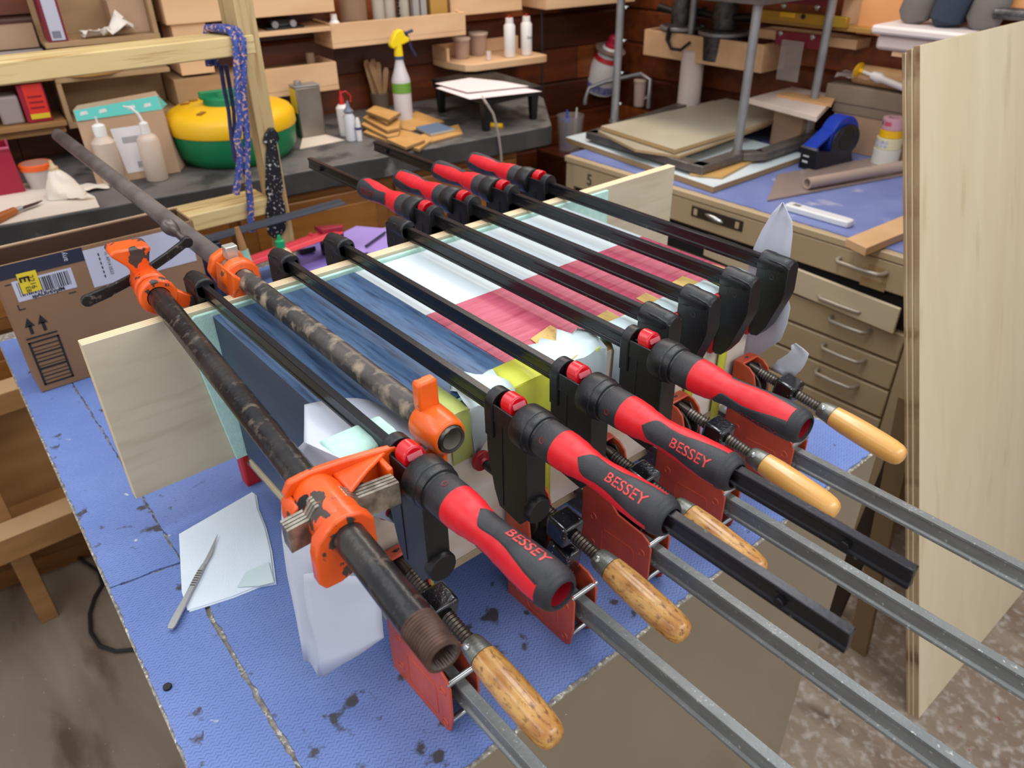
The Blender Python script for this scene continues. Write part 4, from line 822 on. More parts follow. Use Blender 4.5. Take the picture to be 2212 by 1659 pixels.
# ================================================================ SLATE BENCH AND CUPBOARDS (bench frame)
use(BF); bh = BF.hz; bx = BF.vx
ZB = .10
be = thing('slate_bench', 'long bench with a chipped grey slate top over old orange pine cupboards', 'bench', (-.3, .6, -.93))
mb = MB(); edge = [(0, -1.4)]+[(random.Random(5+i).uniform(-.004, .003), -1.4+.05*i) for i in range(1, 59)]+[(-.002, 1.565), (-.012, 1.585), (-.36, 1.80), (-.60, 1.86), (-.60, -1.4)]
mb.prism(edge, 'z', .038, ZB); mb.m = [1, 0]+[1]*(len(mb.f)-2)
def fix_top(mb):
    mb.m = [0]+[0]+[1]*(len(mb.f)-2)
fix_top(mb); build(mb, 'slate_top', [stone, stonee], be, bevel=.004)
mb = MB(); mb.box((-.60, -1.4, -.93), (-.035, 1.46, .036)); build(mb, 'cupboard_case', orw, be, smooth=False)
for k in range(6):
    y0 = -1.35+k*.47
    mb = MB(); mb.box((-.035, y0+.012, -.16), (-.018, y0+.45, .012)); d_ = build(mb, 'drawer_front', orw, be, bevel=.004)
    mb = MB(); mb.box((-.018, y0+.05, -.125), (-.0145, y0+.41, -.025)); build(mb, 'raised_field', mat('warm_pine_field', (150, 96, 40), .4, c2=(120, 72, 28), sc=6, stretch=(3, .5, 4)), d_, bevel=.003)
    mb = MB(); mb.box((-.035, y0+.012, -.86), (-.018, y0+.45, -.175)); d_ = build(mb, 'door', orw, be, bevel=.004)
    mb = MB(); mb.box((-.018, y0+.06, -.80), (-.0145, y0+.40, -.235)); build(mb, 'raised_field', MT['warm_pine_field'], d_, bevel=.003)
def lab_box(p, s_): pass
# --- cord case
c = bh(512, 372, ZB); cy = (bh(380, 330, ZB)[1]+bh(648, 330, ZB)[1])/2; RC = .178; cc = (-.100-RC*.95, cy-.005, ZB)
cs = thing('round_cord_case', 'round yellow and green plastic cord case on the slate bench', 'case', cc)
mb = MB(); mb.lathe(cc, (0, 0, 1), [(.001, RC*.80), (.004, RC*.84), (.03, RC*.96), (.075, RC*.985), (.085, RC*.99)], 56); build(mb, 'green_base', dgrn, cs)
mb = MB(); mb.lathe(cc, (0, 0, 1), [(.086, RC*1.0), (.09, RC*1.01), (.118, RC*1.0), (.132, RC*.95), (.140, RC*.86), (.148, RC*.5), (.150, RC*.4)], 56); build(mb, 'yellow_lid', dyel, cs)
mb = MB(); mb.lathe((cc[0], cc[1]-.005, ZB+.148), (0, 0, 1), [(0, .062), (.018, .060), (.022, .056), (.022, .03), (.030, .028), (.032, .02)], 40); build(mb, 'green_knob', dgrn, cs)
mb = MB(); mb.box((cc[0]-.008, cc[1]-.075, ZB+.164), (cc[0]+.008, cc[1]+.03, ZB+.186)); build(mb, 'knob_bar', dgrn, cs, bevel=.004)
for a_ in (150, 215, 235, 310):
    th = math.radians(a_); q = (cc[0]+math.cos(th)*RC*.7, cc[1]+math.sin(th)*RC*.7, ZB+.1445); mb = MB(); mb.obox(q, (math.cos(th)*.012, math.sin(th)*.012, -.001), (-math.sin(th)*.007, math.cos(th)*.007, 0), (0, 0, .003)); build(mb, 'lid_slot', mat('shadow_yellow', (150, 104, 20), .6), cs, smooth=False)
# --- squeeze bottles and flat cartons
def bottle(name, base, prof, m, label, cat, parts=(), n=28, tilt=(0, 0, 1)):
    t = thing(name, label, cat, base); mb = MB(); mb.lathe(base, tilt, prof, n); build(mb, 'bottle_body', m, t)
    for nm, pr, mm in parts:
        mb = MB(); mb.lathe(base, tilt, pr, n, True); build(mb, nm, mm, t)
    return t
b1 = bh(345, 392, ZB); b1 = (b1[0]-.02, b1[1], ZB)
t = bottle('squeeze_bottle', b1, [(.001, .026), (.004, .028), (.105, .028), (.116, .022), (.122, .012)], mat('milky_bottle', (204, 184, 166), .4, sss=.1), 'milky squeeze bottle with a curved spout in front of the flat cartons', 'bottle', [('cap', [(.122, .013), (.148, .011), (.152, .006)], whp)])
mb = MB(); mb.tube([(b1[0], b1[1], ZB+.150), (b1[0]-.004, b1[1]-.006, ZB+.172), (b1[0]-.01, b1[1]-.020, ZB+.188), (b1[0]-.015, b1[1]-.035, ZB+.192)], [.004, .0035, .003, .002], 10); build(mb, 'curved_spout', whp, t)
b2 = bh(262, 398, ZB); b2 = (b2[0]-.02, b2[1]-.012, ZB)
t = bottle('squeeze_bottle', b2, [(.001, .027), (.004, .029), (.108, .029), (.118, .020), (.124, .014)], MT['milky_bottle'], 'milky squeeze bottle with a white twist cap behind the far pipe end', 'bottle', [('cap', [(.124, .015), (.142, .016), (.150, .015), (.154, .008)], mat('white_cap', (236, 236, 230), .4)), ('nozzle', [(.154, .003), (.172, .002)], whp)])
f0 = bh(195, 400, ZB); f1 = bh(380, 350, ZB)
for k in range(5):
    y0 = .238+k*.004; y1_ = .450+k*.006; x_ = -.190-k*.013
    mb = MB(); top = .196; lean = -.05
    mb.add([(x_, y0, ZB+.001), (x_, y1_, ZB+.001), (x_+lean, y1_-.005*k, ZB+top), (x_+lean, y0, ZB+top-.012), (x_-.009, y0, ZB+.001), (x_-.009, y1_, ZB+.001), (x_-.009+lean, y1_-.005*k, ZB+top), (x_-.009+lean, y0, ZB+top-.012)], [(0, 1, 2, 3), (7, 6, 5, 4), (0, 4, 5, 1), (1, 5, 6, 2), (2, 6, 7, 3), (3, 7, 4, 0)])
    f_ = thing('flat_carton', ['front flat cardboard carton with turquoise printed top and white label', 'second flat cardboard carton in the leaning stack on the bench', 'third flat cardboard carton in the leaning stack', 'fourth flat cardboard carton in the leaning stack', 'rearmost flat cardboard carton of the leaning stack'][k], 'carton', (x_, (y0+y1_)/2, ZB), 'flat cartons leaning on the bench'); build(mb, 'board', kraft2, f_, smooth=False, bevel=.001)
    u = np.array((lean, 0, top)); un = u/np.linalg.norm(u); o_ = np.array((x_+.0008, 0, ZB)); 
    mb = MB()
    def LP(y, s_): q = o_+un*s_; return (q[0], y, q[2])
    L_ = np.linalg.norm(u)
    mb.add([LP(y0+.001, L_-.038), LP(y1_-.001, L_-.036), LP(y1_-.004-.005*k, L_-.001), LP(y0+.001, L_-.012)], [(0, 1, 2, 3)]); build(mb, 'turquoise_band', teal, f_, smooth=False, solid=.0006)
    if k == 0:
        mb = MB(); mb.add([LP(.318, .020), LP(.405, .020), LP(.392, .135), LP(.308, .135)], [(0, 1, 2, 3)]); l_ = build(mb, 'shipping_label', mat('bright_label', (216, 212, 212), .6), f_, smooth=False, solid=.0008)
        for z0_, a_, b_ in ((.095, .330, .380), (.030, .350, .400)):
            y = a_
            while y < b_:
                mb = MB(); mb.add([(lambda q: (q[0]+.0008, q[1], q[2]))(LP(y, z0_)), (lambda q: (q[0]+.0008, q[1], q[2]))(LP(y+.0018, z0_)), (lambda q: (q[0]+.0008, q[1], q[2]))(LP(y+.0018, z0_+.016)), (lambda q: (q[0]+.0008, q[1], q[2]))(LP(y, z0_+.016))], [(0, 1, 2, 3)]); build(mb, 'barcode_bar', ink, l_, smooth=False, solid=.0003); y += .0042
        for yy_ in (.25, .295, .365, .405):
            mb = MB(); mb.add([(lambda q: (q[0]+.0006, q[1], q[2]))(LP(yy_, L_-.026)), (lambda q: (q[0]+.0006, q[1], q[2]))(LP(yy_+.02, L_-.024)), (lambda q: (q[0]+.0006, q[1], q[2]))(LP(yy_+.018, L_-.016)), (lambda q: (q[0]+.0006, q[1], q[2]))(LP(yy_+.003, L_-.017))], [(0, 1, 2, 3)]); build(mb, 'pale_print', whp, f_, smooth=False, solid=.0003)
# --- left end : red bin, tub, rag, paper, knife
rb_ = thing('red_bin', 'open crimson plastic bin at the left end of the bench', 'bin', (-.27, .03, ZB))
crim = mat('crimson_plastic', (150, 16, 46), .45)
c0 = bh(60, 415, ZB); yR = c0[1]; xf = c0[0]
mb = MB()
def frustum(mb, x0, x1, y0, y1, z0, z1, g): mb.add([(x0, y0, z0), (x1, y0, z0), (x1, y1, z0), (x0, y1, z0), (x0-g, y0-g, z1), (x1+g, y0-g, z1), (x1+g, y1+g, z1), (x0-g, y1+g, z1)], [(0, 1, 5, 4), (1, 2, 6, 5), (2, 3, 7, 6), (3, 0, 4, 7), (0, 3, 2, 1)])
frustum(mb, xf-.10, xf, yR-.20, yR-.004, ZB+.001, ZB+.115, -.004); o = build(mb, 'bin_wall', crim, rb_, smooth=False, solid=.003)
mb = MB(); mb.tube([(xf-.09, yR-.19, ZB+.115), (xf, yR-.19, ZB+.115), (xf, yR-.008, ZB+.115), (xf-.09, yR-.008, ZB+.115)], .004, 6); build(mb, 'rim', mat('rose_rim', (176, 60, 90), .45), rb_)
c0 = bh(98, 410, ZB); 
t = bottle('lidded_tub', (c0[0]-.03, c0[1]-.002, ZB), [(.001, .030), (.052, .038)], trl, 'clear round tub with an orange lid beside the red bin', 'tub', [('orange_lid', [(.050, .0405), (.062, .0405), (.064, .038), (.064, .034)], mat('orange_lid', (226, 92, 30), .4)), ('lid_window', [(.0635, .034), (.0645, .033)], mat('rose_clear', (176, 124, 110), .3))])
c0 = bh(145, 425, ZB)
rg = thing('rag', 'crumpled white rag wrapped round a small glue bottle on the paper sheet', 'rag', (c0[0], c0[1], ZB))
r_ = random.Random(8); mb = MB(); rows = []
for j in range(9):
    t_ = j/8; rr2 = .034*(1-t_)**.7+.008; rows.append([(c0[0]-.012*t_+rr2*math.cos(a_)*(1+.22*math.sin(3*a_+j))+r_.uniform(-.003, .003), c0[1]-.008*t_+rr2*math.sin(a_)*1.15+r_.uniform(-.003, .003), ZB+.0035+.066*t_) for a_ in [2*PI*i/16 for i in range(17)]])
    rows[-1][16] = rows[-1][0]
mb.grid(rows); build(mb, 'cloth_folds', mat('cream_rag', (226, 214, 198), .85, bump=.5, bsc=400), rg, sub=1)
mb = MB(); rows = [[(c0[0]+.03+.04*i/5, c0[1]-.02+.03*j/4+.01*i, ZB+.004+.010*math.sin(i*1.3+j)**2) for i in range(6)] for j in range(5)]; mb.grid(rows); build(mb, 'loose_corner', MT['cream_rag'], rg, solid=.0015, sub=1)
mb = MB(); mb.lathe((c0[0]-.012, c0[1]-.008, ZB+.062), (0, -.1, 1), [(0, .012), (.012, .011), (.016, .006), (.030, .0025)], 18); build(mb, 'bottle_tip', mat('tan_bottle_tip', (196, 168, 128), .4), rg)
c1 = bh(195, 410, ZB)
mb = MB(); rows = [[(c1[0]-.02+.05*i/5, c1[1]-.025+.07*j/5, ZB+.002+.018*abs(math.sin(i*1.1+j*.9))*(1-j/6)) for i in range(6)] for j in range(6)]; mb.grid(rows); tag(build(mb, 'tissue', MT['cream_rag'], solid=.0012, sub=1), 'small crumpled cream tissue behind the pipe end, right of the rag', 'tissue')
pp = [bh(*p, ZB+.002) for p in [(0, 402), (140, 388), (175, 410), (205, 425), (218, 452), (150, 464), (75, 476), (0, 490), (-160, 520), (-160, 430)]]
mb = MB(); mb.slab([(min(p[0], -.004), p[1], ZB+.0024) for p in pp], .0014); tag(build(mb, 'paper_sheet', mat('cream_paper', (226, 212, 196), .7), smooth=False), 'cream paper sheet on the left end of the slate bench', 'paper')
a = bh(0, 470, ZB+.012); b = bh(32, 455, ZB+.012); c = bh(92, 432, ZB+.012)
kn = thing('putty_knife', 'knife with orange brown handle on the cream paper sheet', 'knife', a)
a0_ = a-(b-a)*1.8; dd = (b-a0_)/np.linalg.norm(b-a0_)
mb = MB(); mb.lathe(a0_, dd, [(0, .010), (.03, .013), (.07, .012), (np.linalg.norm(b-a0_), .009)], 14); build(mb, 'handle', mat('orange_brown_handle', (168, 92, 34), .4), kn)
mb = MB(); mb.cyl(b, b+(c-b)*.25, .006, .005); build(mb, 'ferrule', steel, kn)
nn_ = np.array((-dd[1], dd[0], 0)); mb = MB(); e = b+(c-b)*.22; mb.slab([tuple(e+nn_*.006), tuple(e+(c-e)*.3+nn_*.009), tuple(c+nn_*.001), tuple(e+(c-e)*.6-nn_*.008), tuple(e-nn_*.006)], .0025); build(mb, 'blade', mat('dark_blade', (70, 50, 48), .4, .4), kn, smooth=False)
# --- tin can, bottles, sticks, spray bottle
c0 = bh(690, 293, ZB); tn = thing('metal_tin', 'tall rectangular metal tin with a green and yellow side', 'tin', (c0[0]-.03, c0[1]-.02, ZB))
xa, xb_, ya, yb = c0[0]-.05, c0[0]+.006, c0[1]-.058, c0[1]+.022
mb = MB(); mb.box((xa, ya, ZB+.001), (xb_, yb, ZB+.150)); build(mb, 'tin_body', mat('dull_tin', (132, 122, 110), .35, .6, c2=(150, 142, 130), sc=10), tn, bevel=.004)
mb = MB(); mb.box((xa+.004, ya-.0012, ZB+.002), (xb_-.004, ya-.0002, ZB+.075)); build(mb, 'green_side', mat('deep_green_print', (24, 84, 52), .4), tn, smooth=False)
mb = MB(); mb.box((xa+.004, ya-.0012, ZB+.075), (xb_-.004, ya-.0002, ZB+.146)); build(mb, 'yellow_side', ylab, tn, smooth=False)
mb = MB(); mb.box((xa-.001, ya-.001, ZB+.1505), (xb_+.001, yb+.001, ZB+.154)); build(mb, 'tin_rim', steel, tn, bevel=.001)
mb = MB(); mb.cyl((xa+.028, ya+.02, ZB+.154), (xa+.028, ya+.02, ZB+.166), .011); build(mb, 'tin_cap', steel, tn, bevel=.001)
c0 = bh(757, 296, ZB)
t = bottle('glue_bottle', (c0[0]-.028, c0[1]-.004, ZB), [(.001, .017), (.085, .020), (.095, .012)], whp, 'white glue bottle with red spout and red lettering by the metal tin', 'bottle', [('red_cap', [(.095, .0085), (.112, .007), (.122, .0045), (.135, .003)], redc)])
mb = MB(); mb.tube([(c0[0]-.028, c0[1]-.004, ZB+.128), (c0[0]-.026, c0[1]+.012, ZB+.132), (c0[0]-.022, c0[1]+.026, ZB+.118), (c0[0]-.02, c0[1]+.022, ZB+.10)], .0022, 6); build(mb, 'cap_strap', redc, t)
mb = MB(); mb.box((c0[0]-.0085, c0[1]-.012, ZB+.055), (c0[0]-.0075, c0[1]+.008, ZB+.066)); build(mb, 'red_print', redc, t, smooth=False)
c0 = bh(770, 303, ZB)
t = bottle('glue_bottle', (c0[0]-.008, c0[1]-.012, ZB), [(.001, .016), (.07, .017), (.082, .011)], mat('white_glue_plastic', (206, 206, 210), .4), 'white glue bottle with grey cone cap in front of the red capped one', 'bottle', [('grey_cap', [(.082, .012), (.088, .016), (.100, .006), (.118, .003)], mat('grey_cap', (104, 112, 128), .4))])
c0 = bh(771, 303, ZB)
t = bottle('small_tube', (c0[0]+.012, c0[1]+.004, ZB), [(.001, .0085), (.034, .0090), (.040, .007)], mat('white_tube', (214, 210, 214), .4), 'small white tube bottle with a blue band, nearest of the bottles by the wood offcuts', 'bottle', [('blue_band', [(.034, .0093), (.042, .0093)], mat('blue_band', (60, 64, 120), .4)), ('white_tip', [(.042, .0085), (.060, .007), (.070, .004)], whp)])
pap = [bh(*p, ZB+.001) for p in [(655, 292), (648, 322), (700, 312), (745, 303), (700, 290)]]
mb = MB(); mb.slab([(p[0], p[1], ZB+.0018) for p in pap], .0012); tag(build(mb, 'paper_scrap', MT['cream_paper'], smooth=False), 'cream paper scrap under the metal tin', 'paper')
c0 = bh(815, 232, ZB)
cp = thing('stick_cup', 'dark cup holding wooden stirring sticks against the back wall', 'cup', (c0[0]+.03, c0[1], ZB))
mb = MB(); mb.lathe((c0[0]+.03, c0[1], ZB+.001), (0, 0, 1), [(0, .028), (.055, .032), (.055, .029), (.004, .026)], 24); build(mb, 'cup_wall', mat('grey_brown_cup', (110, 92, 76), .6), cp)
for k, (px, py, pb) in enumerate(((790, 130, 802), (805, 128, 806), (816, 134, 812), (834, 146, 822), (800, 134, 816))):
    top = bx(px, py, c0[0]+.02+.004*k); bot = np.array((c0[0]+.03+.003*k, c0[1]-.012+.006*k, ZB+.006)); d_ = (top-bot); L_ = np.linalg.norm(d_); d_ /= L_
    s_ = thing('stirring_stick', ['leftmost wooden stirring stick in the dark cup', 'tall wooden stirring stick, second in the cup', 'wooden stirring stick in the middle of the cup', 'stirring stick leaning to the right out of the cup', 'stirring stick behind the others in the cup'][k], 'stick', tuple(bot), 'wooden stirring sticks in the cup')
    up_ = np.array((1.0, 0, 0)); sd = np.cross(d_, up_); sd /= np.linalg.norm(sd); n_ = np.cross(sd, d_)
    pl = [(-.006, 0), (.006, 0), (.009, L_*.6), (.0105, L_-.012), (.006, L_), (-.006, L_), (-.0105, L_-.012), (-.009, L_*.6)]
    mb = MB(); vs = [bot+sd*u+d_*v+n_*.0012 for u, v in pl]+[bot+sd*u+d_*v-n_*.0012 for u, v in pl]; m_ = 8
    mb.add(vs, [tuple(range(m_)), tuple(range(2*m_-1, m_-1, -1))]+[(i, m_+i, m_+(i+1) % m_, (i+1) % m_) for i in range(m_)]); build(mb, 'stick_blade', mat('stick_wood', (176, 138, 98), .6, c2=(160, 122, 84), sc=12), s_, smooth=False)
sp0 = bh(882, 262, ZB); sp0 = np.array((sp0[0]-.022, sp0[1]-.004, ZB))
t = bottle('spray_bottle', tuple(sp0), [(.001, .0275), (.004, .0300), (.125, .0305), (.135, .029), (.160, .020), (.185, .0135), (.195, .0125)], mat('cloudy_spray_bottle', (206, 200, 202), .35, sss=.1), 'cloudy spray bottle with green label band and yellow trigger head', 'spray bottle',
           [('green_label_band', [(.090, .0310), (.122, .0312)], lime), ('blue_collar', [(.193, .0150), (.203, .0150)], mat('slate_blue_collar', (60, 76, 104), .4)), ('yellow_neck', [(.203, .0145), (.235, .0125), (.25, .012)], mat('yellow_trigger_plastic', (240, 208, 10), .4))], 32)
mb = MB(); q = sp0; mb.prism([(q[1]-.030, q[2]+.236), (q[1]-.022, q[2]+.256), (q[1]-.008, q[2]+.276), (q[1]+.008, q[2]+.282), (q[1]+.018, q[2]+.278), (q[1]+.024, q[2]+.262), (q[1]+.038, q[2]+.254), (q[1]+.038, q[2]+.244), (q[1]+.018, q[2]+.238), (q[1]-.004, q[2]+.232), (q[1]-.022, q[2]+.226)], 'x', q[0]-.012, q[0]+.012); build(mb, 'trigger_head', MT['yellow_trigger_plastic'], t, bevel=.004, seg=3)
mb = MB(); mb.tube([(q[0], q[1]+.018, q[2]+.272), (q[0], q[1]+.034, q[2]+.262), (q[0], q[1]+.040, q[2]+.245), (q[0], q[1]+.046, q[2]+.222), (q[0], q[1]+.062, q[2]+.196)], [.006, .005, .005, .005, .004], 10); mb.cyl((q[0], q[1]+.032, q[2]+.268), (q[0], q[1]+.056, q[2]+.274), .005); build(mb, 'trigger_lever', mat('navy_trigger', (36, 42, 76), .4), t)
# --- wood offcuts
def plank_px(pts, z, th, m, label, grp='wood offcuts beside the spray bottle', name='wood_offcut', e=mdfe):
    P_ = [bh(*p, z) for p in pts]; mb = MB(); mb.slab([(p[0], p[1], z) for p in P_], th); mb.m = [0]+[1]*(len(mb.f)-1)
    return tag(build(mb, name, [m, e], smooth=False, bevel=.0008), label, 'wood block', grp)
plank_px([(785, 285), (806, 268), (880, 282), (935, 300), (905, 322), (840, 305)], ZB+.010, .009, mdf, 'largest lower orange offcut at the bottom of the stacked pile')
plank_px([(780, 268), (800, 252), (868, 268), (860, 292), (838, 296)], ZB+.020, .0085, mdf, 'second offcut up in the stacked pile')
plank_px([(784, 254), (800, 242), (866, 258), (862, 276), (836, 282)], ZB+.031, .0085, mdf, 'third offcut up in the stacked pile')
plank_px([(790, 240), (808, 228), (866, 244), (836, 266)], ZB+.042, .0085, mdf, 'offcut second from the top of the stacked pile')
plank_px([(792, 240), (812, 228), (864, 243), (840, 258)], ZB+.053, .0085, mdf, 'topmost orange offcut of the stacked pile')
plank_px([(830, 268), (900, 240), (960, 262), (888, 282)], ZB+.007, .006, mdf, 'orange offcut under the spray bottle')
plank_px([(905, 292), (990, 268), (1000, 288), (930, 306)], ZB+.008, .007, mdf, 'orange offcut carrying the blue block')
plank_px([(835, 300), (880, 290), (918, 302), (876, 318)], ZB+.020, .0085, mdf, 'orange offcut nearest the bench edge')
plank_px([(898, 274), (945, 264), (982, 278), (930, 289)], ZB+.017, .008, mat('blue_gray_block', (92, 112, 138), .6), 'blue grey flat block lying on an orange offcut', None, 'blue_block', mat('pale_edge', (170, 166, 158), .6))
# --- black stand with papers, cable
ZS = ZB+.105
st = thing('black_stand', 'low black plastic stand with four legs and papers on top', 'stand', (-.2, 1.48, ZB))
Ls = [bh(1050, 285, ZB), bh(1158, 258, ZB), bh(948, 242, ZB)]; l4 = Ls[1]+Ls[2]-Ls[0]
tp = [(*p[:2],) for p in (Ls[0], Ls[1], l4, Ls[2])]
cxy = np.mean(np.array([t_[:2] for t_ in tp]), 0)
mb = MB(); poly = [tuple(cxy+(np.array(p)-cxy)*1.10) for p in tp]; mb.prism(poly, 'z', ZS-.022, ZS-.004); mb.prism([tuple(cxy+(np.array(p)-cxy)*1.13) for p in tp], 'z', ZS-.004, ZS+.004); build(mb, 'top_tray', blk2, st, bevel=.006, seg=3)
for k, p in enumerate(tp):
    mb = MB(); q = np.array(p)+(cxy-np.array(p))*.06; mb.add([(q[0]-.014, q[1]-.014, ZS-.02), (q[0]+.014, q[1]-.014, ZS-.02), (q[0]+.014, q[1]+.014, ZS-.02), (q[0]-.014, q[1]+.014, ZS-.02), (q[0]-.010, q[1]-.010, ZB+.001), (q[0]+.010, q[1]-.010, ZB+.001), (q[0]+.010, q[1]+.010, ZB+.001), (q[0]-.010, q[1]+.010, ZB+.001)], [(0, 1, 2, 3), (7, 6, 5, 4), (0, 4, 5, 1), (1, 5, 6, 2), (2, 6, 7, 3), (3, 7, 4, 0)]); build(mb, 'leg', blk2, st, bevel=.002)
for k, (pts, lb_) in enumerate((([(942, 190), (1015, 215), (1170, 197), (1080, 180), (1015, 172)], 'lower white paper sheet on the black stand'), ([(940, 180), (1010, 200), (1142, 186), (1085, 176), (1015, 168)], 'upper white paper sheet on the black stand'))):
    z = ZS+.006+.006*k; mb = MB(); mb.slab([(*bh(*p, z)[:2], z+.001*(i % 2)) for i, p in enumerate(pts)], .001); tag(build(mb, 'paper_sheet', mat('warm_white_paper', (236, 222, 222), .7), smooth=False), lb_, 'paper', 'papers on the black stand')
ca = [tuple(bx(*p, v)) for p, v in (((1042, 210), -.05), ((1052, 225), .0), ((1065, 245), .006), ((1072, 270), .008), ((1078, 300), .010), ((1082, 330), .008), ((1083, 350), .004))]
mb = MB(); mb.tube(ca, .0042, 8); tag(build(mb, 'grey_cable', gcord), 'thin grey cable hanging from the papers over the bench edge', 'cable')
mb = MB(); P_ = [bh(1060, 270, ZB+.006), bh(1085, 272, ZB+.006)]; mb.cyl(P_[0], P_[1], .008); tag(build(mb, 'yellow_clip', dyel), 'small yellow clip under the black stand', 'clip')
# ================================================================ SHELVES ON THE BACK WALL
XW = -.612
def ledge(name, label, x, y0, y1, z0, z1, t=.014, cat='shelf', endL=True, front=True, back=None, frh=None):
    k = thing(name, label, cat, (XW+.08, (y0+y1)/2, z0))
    mb = MB(); mb.box((XW+.003, y0, z0), (x, y1, z0+t)); build(mb, 'bottom_board', shm, k, smooth=False, bevel=.001)
    if front: mb = MB(); mb.box((x-.012, y0, z0+t+.0005), (x, y1, frh or z1)); build(mb, 'front_board', shm, k, smooth=False, bevel=.001)
    for y in (y0, y1-.012):
        mb = MB(); mb.box((XW+.003, y, z0+t+.0005), (x-.0125, y+.012, z1)); build(mb, 'end_board', shm, k, smooth=False, bevel=.001)
    return k
ledge('wall_ledge', 'long pale plywood ledge with a tall front board, on the wall above the spray bottle', -.45, 1.036, 1.529, .330, .402)
k = thing('storage_box', 'large pale plywood wall box at the top, left of the clear jars', 'box', (XW+.08, .80, .437))
mb = MB(); mb.box((XW+.003, .552, .437), (-.45, 1.058, .62)); build(mb, 'box_case', shm, k, smooth=False, bevel=.002)
mb = MB(); mb.box((XW+.003, .565, .30), (-.462, .66, .436)); tag(build(mb, 'shelf_divider', shm, smooth=False), 'upright plywood divider beneath the large wall box', 'divider')
mb = MB(); mb.box((XW+.003, .662, .385), (-.44, 1.033, .397)); tag(build(mb, 'thin_shelf', shm, smooth=False, bevel=.001), 'thin plywood shelf carrying the black gadget', 'shelf')
k = thing('black_gadget', 'black electronic gadget with clear wheels on the thin shelf', 'gadget', (-.50, .9, .398)); mb = MB(); mb.box((-.55, .84, .398), (-.47, .96, .404)); build(mb, 'base_plate', blk2, k, bevel=.002); mb = MB(); mb.prism([(-.54, .404), (-.48, .404), (-.49, .425), (-.53, .43)], 'y', .86, .93); build(mb, 'gadget_body', blk2, k, bevel=.003)
for y in (.868, .925): mb = MB(); mb.cyl((-.479, y, .412), (-.468, y, .412), .010); build(mb, 'clear_wheel', steel, k)
def cyl_thing(name, label, cat, base, r, h_, m, lid=None, grp=None, r2=None):
    k = thing(name, label, cat, base, grp); mb = MB(); mb.lathe(base, (0, 0, 1), [(.0008, r*.96), (.004, r), (h_, r2 or r)], 24); build(mb, 'jar_body', m, k)
    if lid: mb = MB(); mb.lathe((base[0], base[1], base[2]+h_), (0, 0, 1), [(0, (r2 or r)*1.08), (.008, (r2 or r)*1.08), (.010, r*.9)], 24); build(mb, 'lid', lid, k)
    return k
zL = .3445
k = bottle('white_bottle', (-.478, 1.062, zL), [(.001, .017), (.058, .017), (.066, .010)], whp, 'small white bottle at the left end of the long ledge', 'bottle', [('cap', [(.066, .0105), (.082, .0095)], whp)])
smoke = mat('smoky_clear_plastic', (170, 142, 116), .2, alpha=.62)
cyl_thing('clear_canister', 'wide clear canister on the ledge next to the small white bottle', 'canister', (-.515, 1.145, zL), .045, .13, smoke, whp)
for i, (y, lb_) in enumerate(((1.228, 'narrow clear jar on the ledge, second container from the left'), (1.268, 'narrow clear jar on the ledge, third container from the left'), (1.318, 'narrow pale jar left of the black chain on the ledge'))): cyl_thing('clear_jar', lb_, 'jar', (-.50, y, zL), .020, .12, mat('pale_clear_plastic', (206, 196, 180), .2, alpha=.7), whp, 'clear jars on the ledge')
mb = MB()
for i in range(12): mb.lathe((-.476+.004*(i % 2), 1.287, .352+i*.011), (1, 0, 0), [(0, .0055), (.004, .0055)], 8)
tag(build(mb, 'black_chain', blk2), 'short black chain hanging among the clear jars on the ledge', 'chain', None, 'stuff')
for i in range(2):
    mb = MB(); mb.box((-.56, 1.345+i*.028, zL), (-.475, 1.366+i*.028, zL+.15)); tag(build(mb, 'glass_sheet', mat('grey_glass_sheet', (176, 172, 166), .2, alpha=.8), smooth=False), ['left upright grey glass sheet on the ledge', 'right upright grey glass sheet on the ledge beside the ochre box'][i], 'sheet')
mb = MB(); mb.box((-.56, 1.41, zL), (-.475, 1.475, zL+.12)); tag(build(mb, 'ochre_box', mat('ochre_card', (176, 134, 62), .6), bevel=.002), 'ochre card box at the right end of the long ledge', 'box')
mb = MB(); mb.box((XW+.003, 1.50, .385), (-.50, 1.80, .60)); k = build(mb, 'plywood_box', shm, bevel=.002); tag(k, 'plywood wall box above the two white squeeze bottles', 'box')
# tray with bottles
k = thing('bottle_tray', 'pale plywood tray shelf with a rounded front, holding two white squeeze bottles', 'shelf', (-.5, 1.7, .22))
mb = MB(); mb.prism([(XW+.003, 1.475), (-.50, 1.475), (-.415, 1.50), (-.395, 1.53), (-.395, 1.83), (-.405, 1.845), (-.50, 1.845), (XW+.003, 1.845)], 'z', .216, .240); build(mb, 'tray_board', shm, k, bevel=.002)
mb = MB(); mb.box((XW+.003, 1.475, .2405), (XW+.016, 1.845, .285)); build(mb, 'back_board', shm, k, bevel=.001)
mb = MB(); mb.box((XW+.0165, 1.475, .2405), (-.50, 1.487, .285)); build(mb, 'end_board', shm, k, bevel=.001)
for px, lb_, tx in ((1101, 'left of the two white squeeze bottles on the tray', ''), (1137, 'right of the two white squeeze bottles, with handwriting', 'Soap')):
    q = bx(px, 108, -.445); k = bottle('squeeze_bottle', (-.445, q[1], .2405), [(.001, .0190), (.004, .0205), (.105, .0205), (.114, .0135)], whp, lb_, 'bottle', [('cap', [(.114, .0145), (.130, .0135)], whp), ('red_tip', [(.130, .004), (.138, .003)], redc)])
    if tx: text_on('handwriting', tx, .014, (-.445+.0215, q[1]+.002, .2405+.062), (0, 1, 0), (0, 0, 1), ink, k)
